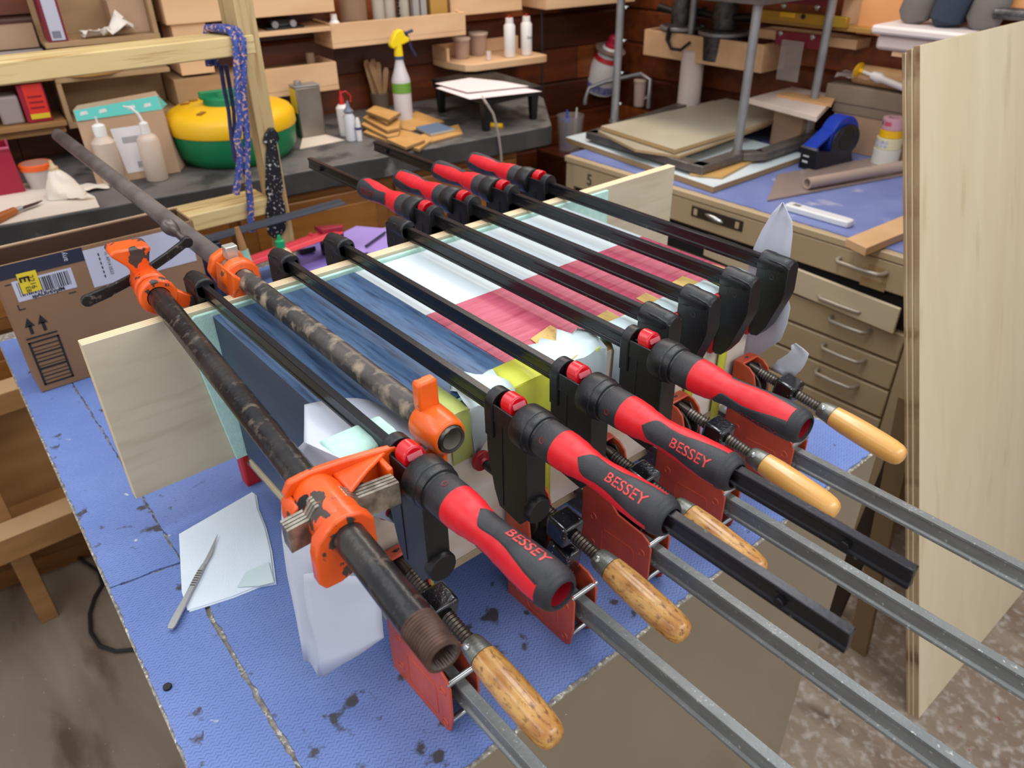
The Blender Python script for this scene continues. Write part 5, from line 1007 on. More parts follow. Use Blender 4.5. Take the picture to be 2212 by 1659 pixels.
cyl_thing('specimen_cup', 'clear plastic cup left on the tray shelf, partly behind the ledge', 'cup', (-.53, 1.555, .2405), .026, .062, mat('rosy_clear_plastic', (188, 158, 140), .25, alpha=.6), mat('clear_rim', (206, 184, 166), .3, alpha=.8), r2=.030)
cyl_thing('specimen_cup', 'larger clear plastic cup behind, next to the white squeeze bottles', 'cup', (-.555, 1.64, .2405), .029, .070, MT['rosy_clear_plastic'], MT['clear_rim'], r2=.034)
cyl_thing('tiny_cup', 'tiny clear cup at the front of the tray shelf', 'cup', (-.435, 1.610, .2405), .009, .030, mat('frosted_cup', (226, 206, 200), .3, alpha=.85))
mb = MB(); a = bx(1170, 0, -.5); b = bx(1172, 215, -.5); mb.tube([tuple(a+(a-b)*.3), tuple(a), tuple((a+b)/2), tuple(b)], .004, 8); tag(build(mb, 'black_hanging_cord', cord), 'black cord hanging down the wall beside the tray shelf', 'cord')
mb = MB(); mb.box((XW+.003, 1.872, .384), (-.45, 2.30, .60)); tag(build(mb, 'plywood_box', shm, bevel=.002), 'pale plywood wall box in the corner at the top', 'box')
# lower boxes
k = thing('storage_box', 'pale plywood wall box right of the timber post with a tilted inner lid', 'box', (-.53, .9, .208))
mb = MB(); mb.box((XW+.003, .79, .208), (-.45, 1.040, .222)); build(mb, 'bottom_board', shm, k, smooth=False); mb = MB(); mb.box((-.462, .79, .2225), (-.45, 1.040, .292)); build(mb, 'front_board', shm, k, bevel=.001)
mb = MB(); mb.box((XW+.003, 1.028, .2225), (-.4625, 1.040, .292)); build(mb, 'end_board', shm, k); mb = MB(); mb.box((XW+.02, .80, .270), (-.47, 1.026, .276)); build(mb, 'inner_tray', mdfe, k)
k = thing('storage_box', 'tan plywood wall box behind the rope, left of the timber post', 'box', (-.53, .66, .215))  # same shelf plywood, its tan is dim light put into the colour
mb = MB(); mb.box((XW+.003, .535, .205), (-.45, .785, .292)); build(mb, 'box_case', shadep, k, bevel=.001)
cyl_thing('small_cup', 'small grey clear cup standing in the box right of the timber post', 'cup', (-.53, .985, .2765), .014, .038, MT['smoky_clear_plastic'])
k = thing('open_shelf', 'wide shadowed plywood shelf box under the pine beam, above the flat cartons', 'shelf', (-.53, .38, .2))
mb = MB(); mb.box((XW+.003, .232, .200), (-.44, .530, .214)); build(mb, 'bottom_board', shadep, k); mb = MB(); mb.box((XW+.003, .232, .2145), (XW+.012, .530, .318)); build(mb, 'back_board', shadep, k); mb = MB(); mb.box((XW+.003, .232, .3185), (-.44, .530, .330)); build(mb, 'top_board', shadep, k, bevel=.001)
mb = MB(); mb.box((XW+.0125, .232, .2145), (-.44, .244, .318)); build(mb, 'side_board', shadep, k)
mb = MB(); mb.lathe((-.50, .33, .331), (0, 0, 1), [(0, .085), (.007, .088), (.007, 0.001)], 32); tag(build(mb, 'round_tray', mdf, bevel=.001), 'round orange tray on the shadowed shelf box', 'tray')
k = thing('low_shelf', 'brown plywood shelf at the left edge with a red box and clear tubs', 'shelf', (-.5, .0, .222))
mb = MB(); mb.box((XW+.003, -.6, .214), (-.42, .228, .226)); build(mb, 'top_board', pinec, k, bevel=.001); mb = MB(); mb.box((XW+.003, -.6, .195), (-.435, .222, .2135)); build(mb, 'under_board', pinec, k)
c0 = bx(70, 245, -.45)
k = thing('red_box', 'dark red box with bright red and yellow label on the low left shelf', 'box', (-.47, c0[1], .227))
y0, y1 = bx(50, 235, -.445)[1], bx(108, 235, -.445)[1]
mb = MB(); mb.box((-.52, y0, .227), (-.445, y1, .325)); build(mb, 'box_body', crim, k, bevel=.002)
mb = MB(); mb.box((-.4448, y0+.012, .245), (-.4436, y1-.004, .325)); build(mb, 'red_label', mat('bright_red_label', (216, 44, 28), .5), k); mb = MB(); mb.box((-.4435, y0+.012, .236), (-.4428, y1-.004, .249)); build(mb, 'yellow_label', ylab, k)
for q_ in range(3): mb = MB(); mb.box((-.4434, y0+.018, .262+q_*.014), (-.4430, y1-.010, .267+q_*.014)); build(mb, 'label_text_line', redp, k)
for y, lb_ in ((y0-.030, 'clear plastic tub beside the red box on the low left shelf'), (y0-.10, 'clear plastic tub at the left frame edge on the low shelf')):
    mb = MB(); mb.box((-.53, y-.028, .227), (-.45, y+.026, .30)); tag(build(mb, 'clear_tub', mat('grey_clear_plastic', (176, 160, 156), .3, alpha=.75), bevel=.006), lb_, 'tub')
# top left shelf
k = thing('upper_shelf', 'pale upper wall shelf with a maroon binder and crumpled paper', 'shelf', (-.5, .38, .41))
mb = MB(); mb.box((XW+.003, .236, .405), (-.45, .528, .419)); build(mb, 'bottom_board', shadep, k, bevel=.001); mb = MB(); mb.box((XW+.003, .236, .4195), (XW+.012, .528, .62)); build(mb, 'back_board', shadep, k); mb = MB(); mb.box((XW+.0125, .516, .4195), (-.46, .528, .62)); build(mb, 'side_board', shadep, k)
mb = MB(); mb.box((XW+.013, .42, .4195), (-.50, .515, .505)); tag(build(mb, 'kraft_box', kraft2, bevel=.001), 'kraft box behind the crumpled paper on the upper shelf', 'box')
y0, y1 = bx(102, 80, -.455)[1], bx(146, 80, -.455)[1]
k = thing('maroon_binder', 'maroon binder with a pale spine label standing on the upper left shelf', 'binder', (-.5, y0, .4195)); mb = MB(); mb.box((-.56, y0, .4195), (-.452, y1, .60)); build(mb, 'cover', maroon, k, bevel=.001); mb = MB(); mb.box((-.4515, y0+.009, .4235), (-.4505, y1-.006, .60)); l_ = build(mb, 'spine_label', lab, k)
for q_ in range(7): mb = MB(); mb.box((-.4504, y0+.014+q_*.003, .428), (-.4500, y0+.0155+q_*.003, .446)); build(mb, 'barcode_bar', ink, l_)
r_ = random.Random(21); c0 = bx(225, 70, -.47); mb = MB(); rows = []
for j in range(8):
    rows.append([(-.50+.05*i/7, c0[1]-.055+.13*j/7+r_.uniform(-.006, .006), .422+abs(r_.uniform(0, .022))+(.05*math.exp(-((j-5.5)/1.1)**2)*(1-abs(i-3)/5))) for i in range(8)])
mb.grid(rows); tag(build(mb, 'crumpled_paper', mat('crumpled_white', (226, 216, 204), .8), solid=.001), 'crumpled white paper on the upper left shelf', 'paper')
c0 = bx(40, 85, -.45)
mb = MB(); mb.box((-.55, c0[1]-.09, .345), (-.43, .228, .382)); tub = thing('clear_bin', 'clear plastic bin with a pale lid at the upper left frame edge', 'bin', (-.49, .1, .345)); build(mb, 'bin_body', MT['grey_clear_plastic'], tub, bevel=.005); mb = MB(); mb.box((-.56, c0[1]-.10, .3825), (-.42, .234, .395)); build(mb, 'bin_lid', mat('cloudy_lid', (190, 180, 178), .4, alpha=.9), tub, bevel=.003)
mb = MB(); mb.box((XW+.003, -.5, .330), (-.43, .230, .3445)); tag(build(mb, 'bin_shelf', pinec, bevel=.001), 'brown shelf board carrying the clear bin at the upper left', 'shelf')
mb = MB(); mb.box((XW+.003, .05, .396), (-.58, .23, .455)); tag(build(mb, 'kraft_board', kraft2), 'kraft panel standing behind the clear bin', 'board')
# ================================================================ DRAWER CABINET AT THE RIGHT AND EVERYTHING ON IT
use(WF); H = WF.hz; VY = WF.vy; VX = WF.vx
YF = 1.79; CXL, CXR = -1.87, -.615
dc = thing('drawer_cabinet', 'beige flat-file drawer cabinet with chrome-like pulls behind the farthest clamps', 'cabinet', (-1.2, 2.1, -.93))
mb = MB(); mb.box((CXL, YF+.012, -.93), (CXR, 2.60, -.003)); build(mb, 'cabinet_case', cabm, dc, bevel=.003)
mb = MB(); mb.box((CXL-.004, YF-.006, -.022), (CXR+.004, 2.60, -.0025)); build(mb, 'top_rim', cabd, dc, bevel=.003)
for x0, x1 in ((CXL, CXL+.035), (CXR-.034, CXR)): mb = MB(); mb.box((x0, YF, -.93), (x1, YF+.0115, -.0225)); build(mb, 'front_stile', cabm, dc, bevel=.002)
DX0, DX1 = CXL+.038, CXR-.038
def pull(y, pA, pB, par, m=steel):
    a = VY(*pA, y-.03); b = VY(*pB, y-.03); z = (a[2]+b[2])/2; a[2] = b[2] = z; r = .0055
    mb = MB(); mb.tube([(a[0], y-.001, z), (a[0]+.002, y-.020, z), (a[0]+.010, y-.030, z), ((a[0]+b[0])/2, y-.032, z), (b[0]-.010, y-.030, z), (b[0]-.002, y-.020, z), (b[0], y-.001, z)], r, 10); return build(mb, 'pull_handle', m, par)
pm_ = mat('satin_beige_pull', (168, 158, 142), .35, .35)
dr = []
for k, (z0, z1) in enumerate(((-.098, -.024), (-.268, -.192), (-.350, -.276), (-.436, -.358), (-.55, -.445), (-.68, -.56), (-.90, -.70))):
    mb = MB(); mb.box((DX0, YF-.004, z0), (DX1, YF+.0110, z1)); d_ = build(mb, 'drawer', cabm, dc, bevel=.003); dr.append(d_)
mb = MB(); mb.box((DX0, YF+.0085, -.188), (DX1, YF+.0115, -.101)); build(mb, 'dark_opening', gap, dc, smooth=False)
zt_ = -.112; L = H(1448, 486, zt_); R = H(1944, 668, zt_)
def skew(mb, x0, x1, ya, yb, z0, z1, th): mb.add([(x0, ya, z0), (x1, yb, z0), (x1, yb, z1), (x0, ya, z1), (x0, ya+th, z0), (x1, yb+th, z0), (x1, yb+th, z1), (x0, ya+th, z1)], [(0, 1, 2, 3), (7, 6, 5, 4), (0, 4, 5, 1), (1, 5, 6, 2), (2, 6, 7, 3), (3, 7, 4, 0)])
ya, yb = L[1], R[1]; xl, xr = L[0], R[0]
mb = MB(); skew(mb, xl-.35, xr, ya+.06, yb, -.180, zt_, .010); od = build(mb, 'open_drawer', mat('light_beige_drawer', (200, 184, 154), .4, c3=(196, 188, 170), sc3=160, lo3=.75, hi3=.8), dc, bevel=.002)
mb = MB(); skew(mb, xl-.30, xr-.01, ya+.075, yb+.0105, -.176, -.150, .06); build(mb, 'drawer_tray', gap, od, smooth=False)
pull(YF-.004, (1802, 560), (1902, 600), dr[0], pm_); 
yq = (ya+yb)/2-.01; pull(yb+.035, (1765, 636), (1860, 684), od, pm_)
pull(YF-.004, (1785, 690), (1868, 722), dr[1], pm_); pull(YF-.004, (1770, 748), (1856, 788), dr[2], pm_); pull(YF-.004, (1756, 803), (1840, 842), dr[3], pm_)
# number and label holder
a = VY(1272, 372, YF-.004)
t5 = text_on('drawer_number', '5', .052, (VY(1274, 371, YF-.0045)[0], YF-.0045, -.060), (1, 0, 0), (0, 0, 1), mat('faded_ink', (84, 72, 54), .6), dr[0], bold=.0012)
a = VY(1495, 446, YF-.005); b = VY(1604, 496, YF-.005)
zc_ = (a[2]+b[2])/2-.002
mb = MB(); mb.box((a[0], YF-.0065, zc_-.016), (b[0], YF-.0045, zc_+.016)); lh = build(mb, 'black_pull_plate', mat('dark_brown_plate', (52, 44, 38), .4), dr[0], bevel=.001)
mb = MB(); mb.lathe((a[0]+.050, YF-.0075, zc_+.003), (1, 0, -.15), [(0, .002), (.012, .007), (.035, .009), (.058, .006), (.064, .001)], 14); build(mb, 'chrome_catch', zinc, lh)
for x in (a[0]+.010, b[0]-.024): mb = MB(); mb.box((x, YF-.0085, zc_-.009), (x+.012, YF-.0068, zc_+.009)); build(mb, 'plate_tab', cabd, lh)
for (px0, px1, zz, y, par) in ((1870, 1915, -.055, YF-.0048, dr[0]), (1860, 1918, -.090, YF-.0048, dr[0]), (1832, 1888, -.135, yb+.018, od), (1820, 1876, -.168, yb+.022, od)):
    x0_ = VY(px0, 600, y)[0]; x1_ = VY(px1, 600, y)[0]; mb = MB(); mb.box((x0_, y-.0012, zz-.011), (x1_, y, zz+.011)); build(mb, 'tape_residue', mat('ochre_tape_residue', (172, 142, 92), .7, c2=(158, 134, 96), sc=60), par, smooth=False)
mb = MB(); mb.prism(jag([(CXL+.0, YF+.004), (CXR+.0, YF+.002), (CXR+.0, 2.595), (CXL, 2.595)], .0015, .02, 9), 'z', -.0022, .0008); mb.v = [(v[0], v[1]+(.0 if v[1] > 2 else .012), v[2]) for v in mb.v]
tag(build(mb, 'blue_cabinet_cloth', bluplain, smooth=False), 'plain blue vinyl sheet covering the drawer cabinet top', 'table cloth')
# white laminate board overhanging, iron frame on top
P_ = [H(*p, .020) for p in [(1222, 296), (1541, 404), (1744, 334), (1400, 235)]]
P_[3] = P_[0]+P_[2]-P_[1]; P_[3][1] = min(P_[3][1], 2.55); 
mb = MB(); mb.slab([tuple(p) for p in P_], .018); mb.m = [0]+[1]*5; tag(build(mb, 'laminate_board', [bwh, mat('tan_board_edge', (166, 136, 94), .6)], smooth=False, bevel=.001), 'white laminate board with tan edges lying on the drawer cabinet', 'board')
P2_ = [H(*p, .028) for p in [(1490, 375), (1600, 350), (1735, 290), (1700, 315), (1630, 345), (1560, 382)]]
mb = MB(); mb.slab([(p[0], p[1], .028) for p in P2_], .0065); tag(build(mb, 'thin_plywood', mat('amber_plywood', (196, 154, 92), .5), smooth=False), 'thin amber plywood piece under the iron frame', 'board')
fr = thing('iron_frame', 'dark iron press frame with four steel legs standing on the white board', 'frame', (-1.65, 2.2, .03))
ZF0, ZF1 = .030, .055
A_ = H(1265, 284, ZF1); B_ = H(1484, 352, ZF1); C_ = H(1606, 332, ZF1); D_ = H(1750, 292, ZF1)
pts = [A_, B_, np.array((B_[0]+.055, B_[1]+.005, ZF1)), C_, np.array((-1.325, 2.12, ZF1)), np.array((-1.33, 2.36, ZF1)), np.array((-1.35, 2.52, ZF1)), np.array((-1.97, 2.54, ZF1)), A_]
def bar3(name, a, b, w_, par, z0=ZF0, z1=ZF1, m=dsteel):
    a = np.array(a[:2]); b = np.array(b[:2]); t = (b-a)/np.linalg.norm(b-a); n = np.array((-t[1], t[0])); mb = MB()
    mb.prism([tuple(a-t*w_*.0-n*w_*0), tuple(b), tuple(b+n*w_), tuple(a+n*w_)], 'z', z0, z1); return build(mb, name, m, par, bevel=.003)
for a, b in zip(pts[:-1], pts[1:]): bar3('base_rail', a, b, .045, fr)
LG = [(1327, 262), (1592, 330), (1745, 285), (1478, 218)]
TOPZ = .470
for p in LG:
    q = H(*p, ZF1); mb = MB(); mb.cyl((q[0], q[1], ZF1), (q[0], q[1], TOPZ), .0135); lg = build(mb, 'leg', steel, fr); mb = MB(); mb.cyl((q[0], q[1], ZF1-.002), (q[0], q[1], ZF1+.010), .020, .0155); build(mb, 'leg_socket', dsteel, lg)
Q_ = [H(*p, ZF1) for p in LG]; mb = MB(); o_ = .03; xs = [q[0] for q in Q_]; ys = [q[1] for q in Q_]
mb.box((min(xs)-o_, min(ys)-o_, TOPZ), (max(xs)+o_, max(ys)+o_, TOPZ+.022)); build(mb, 'top_plate', dsteel, fr, bevel=.002)
mb = MB(); mb.box((min(xs)-o_-.01, min(ys)-o_-.01, TOPZ+.0225), (max(xs)+o_+.01, max(ys)+o_+.01, TOPZ+.034)); tag(build(mb, 'laminate_shelf', mat('pinkish_laminate', (226, 206, 196), .4), smooth=False), 'pale laminate sheet resting on top of the iron frame', 'board')
for k, (z, pts_, mm, lb_) in enumerate(((.060+.004, [(1292, 282), (1372, 322), (1468, 336), (1745, 240), (1560, 212)], mat('sheet_grey_face', (164, 154, 134), .5, c2=(174, 164, 144), sc=4), 'lower grey beige sheet on the iron frame'),
                       (.080, [(1298, 272), (1458, 323), (1722, 243), (1578, 210)], grayp, 'upper grey beige plywood sheet on the iron frame'))):
    P_ = [H(*p, z) for p in pts_]; mb = MB(); mb.slab([(p[0], min(p[1], 2.56), z) for p in P_], .009 if k == 0 else .013); mb.m = [0]+[1]*(len(mb.f)-1)
    tag(build(mb, 'plywood_sheet', [mm, mat('sheet_tan_edge', (178, 150, 108), .6)], smooth=False, bevel=.0008), lb_, 'board')
# items on the cabinet at the right
P_ = [H(*p, .105) for p in [(1618, 208), (1742, 246), (1770, 262), (1805, 235), (1806, 203), (1735, 182)]]
def lower_y(P, ymax=2.58): return [(p[0], min(p[1], ymax), p[2]) for p in P]
zb2 = .155
P_ = [H(*p, zb2) for p in [(1615, 212), (1765, 252), (1808, 205), (1728, 183)]]
st_ = thing('white_panel_stack', 'white board on a block, behind the iron frame', 'board', (P_[0][0]+.1, 2.4, .001))
mb = MB(); mb.slab(lower_y(P_), .016); build(mb, 'white_board', mat('pinkish_white_board', (228, 208, 194), .5), st_, smooth=False, bevel=.001)
c_ = np.mean(np.array(lower_y(P_)), 0); mb = MB(); mb.box((c_[0]-.06, c_[1]-.03, .001), (c_[0]+.05, c_[1]+.05, zb2-.0165)); build(mb, 'support_block', kraft2, st_, smooth=False)
P_ = [H(*p, zb2+.008) for p in [(1678, 204), (1796, 226), (1804, 212), (1700, 198)]]; mb = MB(); mb.slab(lower_y(P_), .0075); tag(build(mb, 'wood_strip', mat('tan_strip', (206, 158, 108), .6), smooth=False), 'tan wooden strip lying on the white board behind the frame', 'wood strip')
# stacked cardboard boxes
def carton_px(name, label, pA, pB, z0, z1, depth, m, y=2.35):
    a = VY(*pA, y); b = VY(*pB, y); mb = MB(); mb.box((a[0], y, z0), (b[0]+.25, min(y+depth, 2.595), z1)); return tag(build(mb, name, m, smooth=False, bevel=.002), label, 'carton')
kc = mat('grey_cardboard', (140, 122, 104), .75, c2=(130, 112, 94), sc=6)
CB = (.1178, .1485, .2030)
carton_px('cardboard_box', 'lowest flat cardboard box behind the tape dispenser', (1790, 300), (1945, 300), .001, CB[0], .3, kraft2, 2.50)
carton_px('cardboard_box', 'middle flat cardboard box behind the tape rolls', (1797, 240), (1945, 240), CB[0]+.001, CB[1], .3, kc, 2.497)
carton_px('cardboard_box', 'top flat cardboard box under the white and yellow pump', (1783, 200), (1945, 200), CB[1]+.001, CB[2], .3, kc, 2.494)
a = VY(1835, 130, 2.40); b = VY(1945, 150, 2.40)
tb_ = thing('cardboard_tube', 'brown cardboard tube lying on the top cardboard box', 'tube', (a[0], 2.45, .21)); mb = MB(); mb.lathe((-1.307, 2.545, .2345), (1, -.06, 0), [(0, .030), (.45, .030)], 28, False); mb.lathe((-1.307, 2.545, .2345), (1, -.06, 0), [(0, .030), (0, .027), (.2, .027), (.2, .001)], 28, False); build(mb, 'tube_wall', mat('kraft_tube', (186, 146, 102), .6), tb_)
pmk = thing('yellow_pump', 'white and yellow plastic pump lying in a clear bag on the top cardboard box', 'pump', (-1.3, 2.34, .21))
a = VY(1852, 150, 2.515); b = VY(1945, 182, 2.50); a[2] = max(a[2], .230); b[2] = max(min(b[2], .225), .222); d_ = (b-a); L_ = np.linalg.norm(d_)
mb = MB(); mb.lathe(a, d_, [(0, .004), (.003, .022), (.008, .024), (.012, .008), (.024, .007)], 28); build(mb, 'yellow_disc', dyel, pmk)
mb = MB(); mb.lathe(a, d_, [(.024, .0055), (.055, .0055), (.058, .013), (.085, .016), (.10, .010), (.2, .010)], 22); build(mb, 'pump_body', whp, pmk)
mb = MB(); r_ = random.Random(4); x9 = VY(1805, 160, 2.52)[0]; rows = [[(x9+.028*i, 2.505+.018*j, .2055+.034*abs(math.sin(i*1.7+j*1.3))+r_.uniform(0, .006)) for i in range(8)] for j in range(5)]; mb.grid(rows); tag(build(mb, 'plastic_bag', mat('clear_bag', (214, 200, 196), .2, alpha=.45), solid=.0005, sub=1), 'crumpled clear plastic bag around the pump', 'bag')
# tape dispenser
a = H(1722, 362, .0); td = thing('tape_dispenser', 'blue and black desk tape dispenser on the drawer cabinet', 'tape dispenser', (a[0]+.03, a[1]+.12, .001))
def TD(u, v, z):   # u along the body (towards back right), v width
    o = np.array((a[0]+.002, a[1], 0)); e1 = np.array((.12, .9, 0)); e1 /= np.linalg.norm(e1); e2 = np.array((e1[1], -e1[0], 0)); q = o+e1*u+e2*v; return (q[0], q[1], z)
def td_prism(poly, v0, v1): 
    mb = MB(); n = len(poly); vs = [TD(u, v0, z) for u, z in poly]+[TD(u, v1, z) for u, z in poly]
    return mb.add(vs, [tuple(range(n)), tuple(range(2*n-1, n-1, -1))]+[(i, n+i, n+(i+1) % n, (i+1) % n) for i in range(n)])
side = [(0, .002), (0, .066), (.035, .060), (.06, .055)]+[(.125+.066*math.cos(math.radians(t_)), .078+.050*math.sin(math.radians(t_))) for t_ in range(190, -60, -20)]+[(.18, .002)]
for v0 in (0, .058): build(td_prism(side, v0, v0+.006), 'side_cheek', navp, td, bevel=.002)
build(td_prism([(.0, .002), (.0, .068), (.012, .068), (.02, .012), (.19, .010), (.19, .002)], .0065, .0575), 'weighted_base', blk2, td, bevel=.002)
cR = (.125, .085); build(td_prism([(cR[0]+.066*math.cos(2*PI*i/40), cR[1]+.066*math.sin(2*PI*i/40)) for i in range(40)], .008, .056), 'tape_roll', bluep, td, bevel=.002)
build(td_prism([(cR[0]+.036*math.cos(2*PI*i/30), cR[1]+.036*math.sin(2*PI*i/30)) for i in range(30)], .0065, .0655), 'roll_hub', blk2, td, bevel=.002)
build(td_prism([(-.004, .0685), (.004, .072), (.07, .110), (.068, .114), (.0, .076)], .008, .056), 'tape_tail', bluep, td)
build(td_prism([(-.006, .066), (-.006, .072), (.002, .072), (.002, .066)], .002, .060), 'cutter_strip', zinc, td)
mb = MB(); q0_ = np.array(TD(-.0008, .012, .022)); q1_ = np.array(TD(-.0008, .032, .022)); mb.add([tuple(q0_), tuple(q1_), tuple(q1_+np.array((0, 0, .006))), tuple(q0_+np.array((0, 0, .006)))], [(0, 1, 2, 3)]); build(mb, 'white_print', whp, td, smooth=False, solid=.0004)
mb = MB(); q0_ = np.array(TD(-.0008, .012, .040)); q1_ = np.array(TD(-.0008, .034, .040)); mb.add([tuple(q0_), tuple(q1_), tuple(q1_+np.array((0, 0, .004))), tuple(q0_+np.array((0, 0, .004)))], [(0, 1, 2, 3)]); build(mb, 'white_print', whp, td, smooth=False, solid=.0004)
# tape rolls
q = H(1922, 345, 0); q = np.array((q[0]+.012, 2.455, 0))
z = .001
for r_w, hh, mm, lb_ in ((.040, .050, mat('white_roll', (214, 212, 206), .5), 'white roll at the bottom of the tape stack'), (.038, .034, mat('cream_roll', (222, 214, 176), .5), 'cream tape roll with printed side above the white roll'), (.034, .022, dyel, 'yellow tape roll, third in the stack'), (.033, .034, mat('pink_roll', (206, 158, 168), .5), 'pink tape roll on top of the stack')):
    k = thing('tape_roll', lb_, 'tape roll', (q[0], q[1], z)); mb = MB(); mb.lathe((q[0], q[1], z), (0, 0, 1), [(0, r_w-.001), (.001, r_w), (hh-.001, r_w), (hh, r_w-.001), (hh, r_w*.55), (0, r_w*.55), (0, r_w-.001)], 36, False); build(mb, 'roll_ring', mm, k); z += hh+.001
    if 'cream' in lb_:
        mb = MB(); pr_ = [(q[0]+(r_w+.0006)*math.cos(t_), q[1]+(r_w+.0006)*math.sin(t_)) for t_ in np.linspace(-2.6, -1.2, 9)]; mb.add([(x, y, z-hh+.006) for x, y in pr_]+[(x, y, z-.008) for x, y in pr_], [(i, i+1, i+10, i+9) for i in range(8)]); build(mb, 'printed_label', mat('pale_blue_print', (150, 158, 196), .5, c2=(226, 224, 214), sc=120), k)
    if 'pink' in lb_:
        for t0, t1, mm2 in ((-2.35, -2.15, mat('blue_print', (40, 60, 130), .5)), (-1.95, -1.3, mat('rose_print', (196, 80, 100), .5))):
            mb = MB(); pr_ = [(q[0]+(r_w+.0006)*math.cos(t_), q[1]+(r_w+.0006)*math.sin(t_)) for t_ in np.linspace(t0, t1, 5)]; mb.add([(x, y, z-hh+.012) for x, y in pr_]+[(x, y, z-.010) for x, y in pr_], [(i, i+1, i+6, i+5) for i in range(4)]); build(mb, 'printed_mark', mm2, k)
# clear acrylic square and tube
P_ = [H(*p, .012) for p in [(1658, 428), (1680, 372), (1960, 325), (1960, 372)]]
ac = thing('acrylic_rule', 'long smoky clear acrylic rule and tube lying on the blue cabinet top', 'ruler', (P_[0][0], P_[0][1], .001))
smk = mat('smoky_acrylic', (168, 148, 138), .15, alpha=.72)
mb = MB(); mb.slab([(p[0], p[1], .0075) for p in P_], .006); build(mb, 'flat_plate', smk, ac, bevel=.001)
a = H(1742, 402, .018); b = H(1960, 362, .018); mb = MB(); mb.lathe(a, b-a, [(0, .0165), (np.linalg.norm(b-a), .0165)], 26, False); mb.v = [(v[0], v[1], v[2]+.008) for v in mb.v]; mb.lathe(a+np.array((0, 0, .008)), b-a, [(0, .0165), (0, .0125), (.3, .0125)], 26, False); build(mb, 'acrylic_tube', mat('cloudy_acrylic', (190, 168, 152), .15, alpha=.8), ac)
a = H(1700, 443, .012); b = H(1838, 482, .012); t_ = (b-a)/np.linalg.norm(b-a); n_ = np.array((-t_[1], t_[0], 0)); wm = thing('white_meter', 'white handheld meter with rounded ends lying on the blue cabinet top', 'meter', a)
mb = MB(); mb.prism([tuple((a+t_*u+n_*v)[:2]) for u, v in ((0, -.012), (.006, -.018), (.16, -.018), (np.linalg.norm(b-a), -.016), (np.linalg.norm(b-a)+.004, 0), (np.linalg.norm(b-a), .016), (.16, .018), (.006, .018), (0, .012))], 'z', .0015, .019); build(mb, 'meter_body', mat('glossy_white_plastic', (226, 228, 228), .3), wm, bevel=.005, seg=3)
mb = MB(); mb.prism([tuple((a+t_*u+n_*v)[:2]) for u, v in ((.020, -.007), (.040, -.007), (.040, .007), (.020, .007))], 'z', .0192, .0197); build(mb, 'display', mat('olive_display', (120, 120, 98), .3), wm, smooth=False)
P_ = [H(*p, .022) for p in [(1828, 515), (1872, 536), (1960, 500), (1960, 462)]]; mb = MB(); mb.slab([tuple(p) for p in P_], .020); tag(build(mb, 'pine_strip', [mat('peach_pine', (216, 176, 132), .5, c2=(206, 164, 118), sc=8)], smooth=False, bevel=.001), 'pale pine strip lying across the front corner of the cabinet top', 'wood strip')
# paper roll, jug, chrome rack, cups, blue-capped bottle near the corner
q = VY(1468, 236, 2.45); kk = thing('paper_roll', 'white upright paper roll behind the iron frame', 'roll', (q[0], 2.50, .001)); mb = MB(); mb.lathe((q[0], 2.50, .001), (0, 0, 1), [(0, .043), (.24, .043), (.242, .040)], 32); build(mb, 'roll_body', mat('soft_white_paper', (216, 200, 192), .7), kk); mb = MB(); mb.cyl((q[0], 2.50, .244), (q[0], 2.50, .250), .016); build(mb, 'core_top', kraft2, kk)
jy = 2.50; a = VY(1292, 195, jy); b = VY(1322, 95, jy); d_ = b-a; Lj = np.linalg.norm(d_)
jg = thing('resin_jug', 'white plastic jug with red cap and red and blue label, leaning in the corner', 'jug', a)
mb = MB(); mb.lathe(a, d_, [(0, .060), (.006, .066), (Lj*.55, .062), (Lj*.80, .046), (Lj*.92, .034), (Lj*.95, .026)], 32); build(mb, 'jug_body', whp, jg)
mb = MB(); mb.lathe(a, d_, [(Lj*.86, .030), (Lj*.862, .062), (Lj*.90, .064), (Lj*.91, .030)], 32); build(mb, 'grey_collar_disc', mat('grey_brown_disc', (136, 118, 106), .5), jg)
mb = MB(); mb.lathe(a, d_, [(Lj*.95, .027), (Lj*1.0, .026), (Lj*1.02, .020), (Lj*1.14, .019), (Lj*1.17, .012)], 28); build(mb, 'red_cap', mat('rose_red_cap', (176, 30, 60), .4), jg)
mb = MB(); mb.lathe(a, d_, [(.012, .0665), (.045, .0663)], 32, False); build(mb, 'blue_print_band', mat('blue_white_band', (168, 166, 196), .5, c2=(76, 84, 160), sc=60, stretch=(1, 1, .3)), jg)
mb = MB(); mb.lathe(a, d_, [(Lj*.68, .0565), (Lj*.77, .0500)], 32, False); build(mb, 'red_print_band', redc, jg)
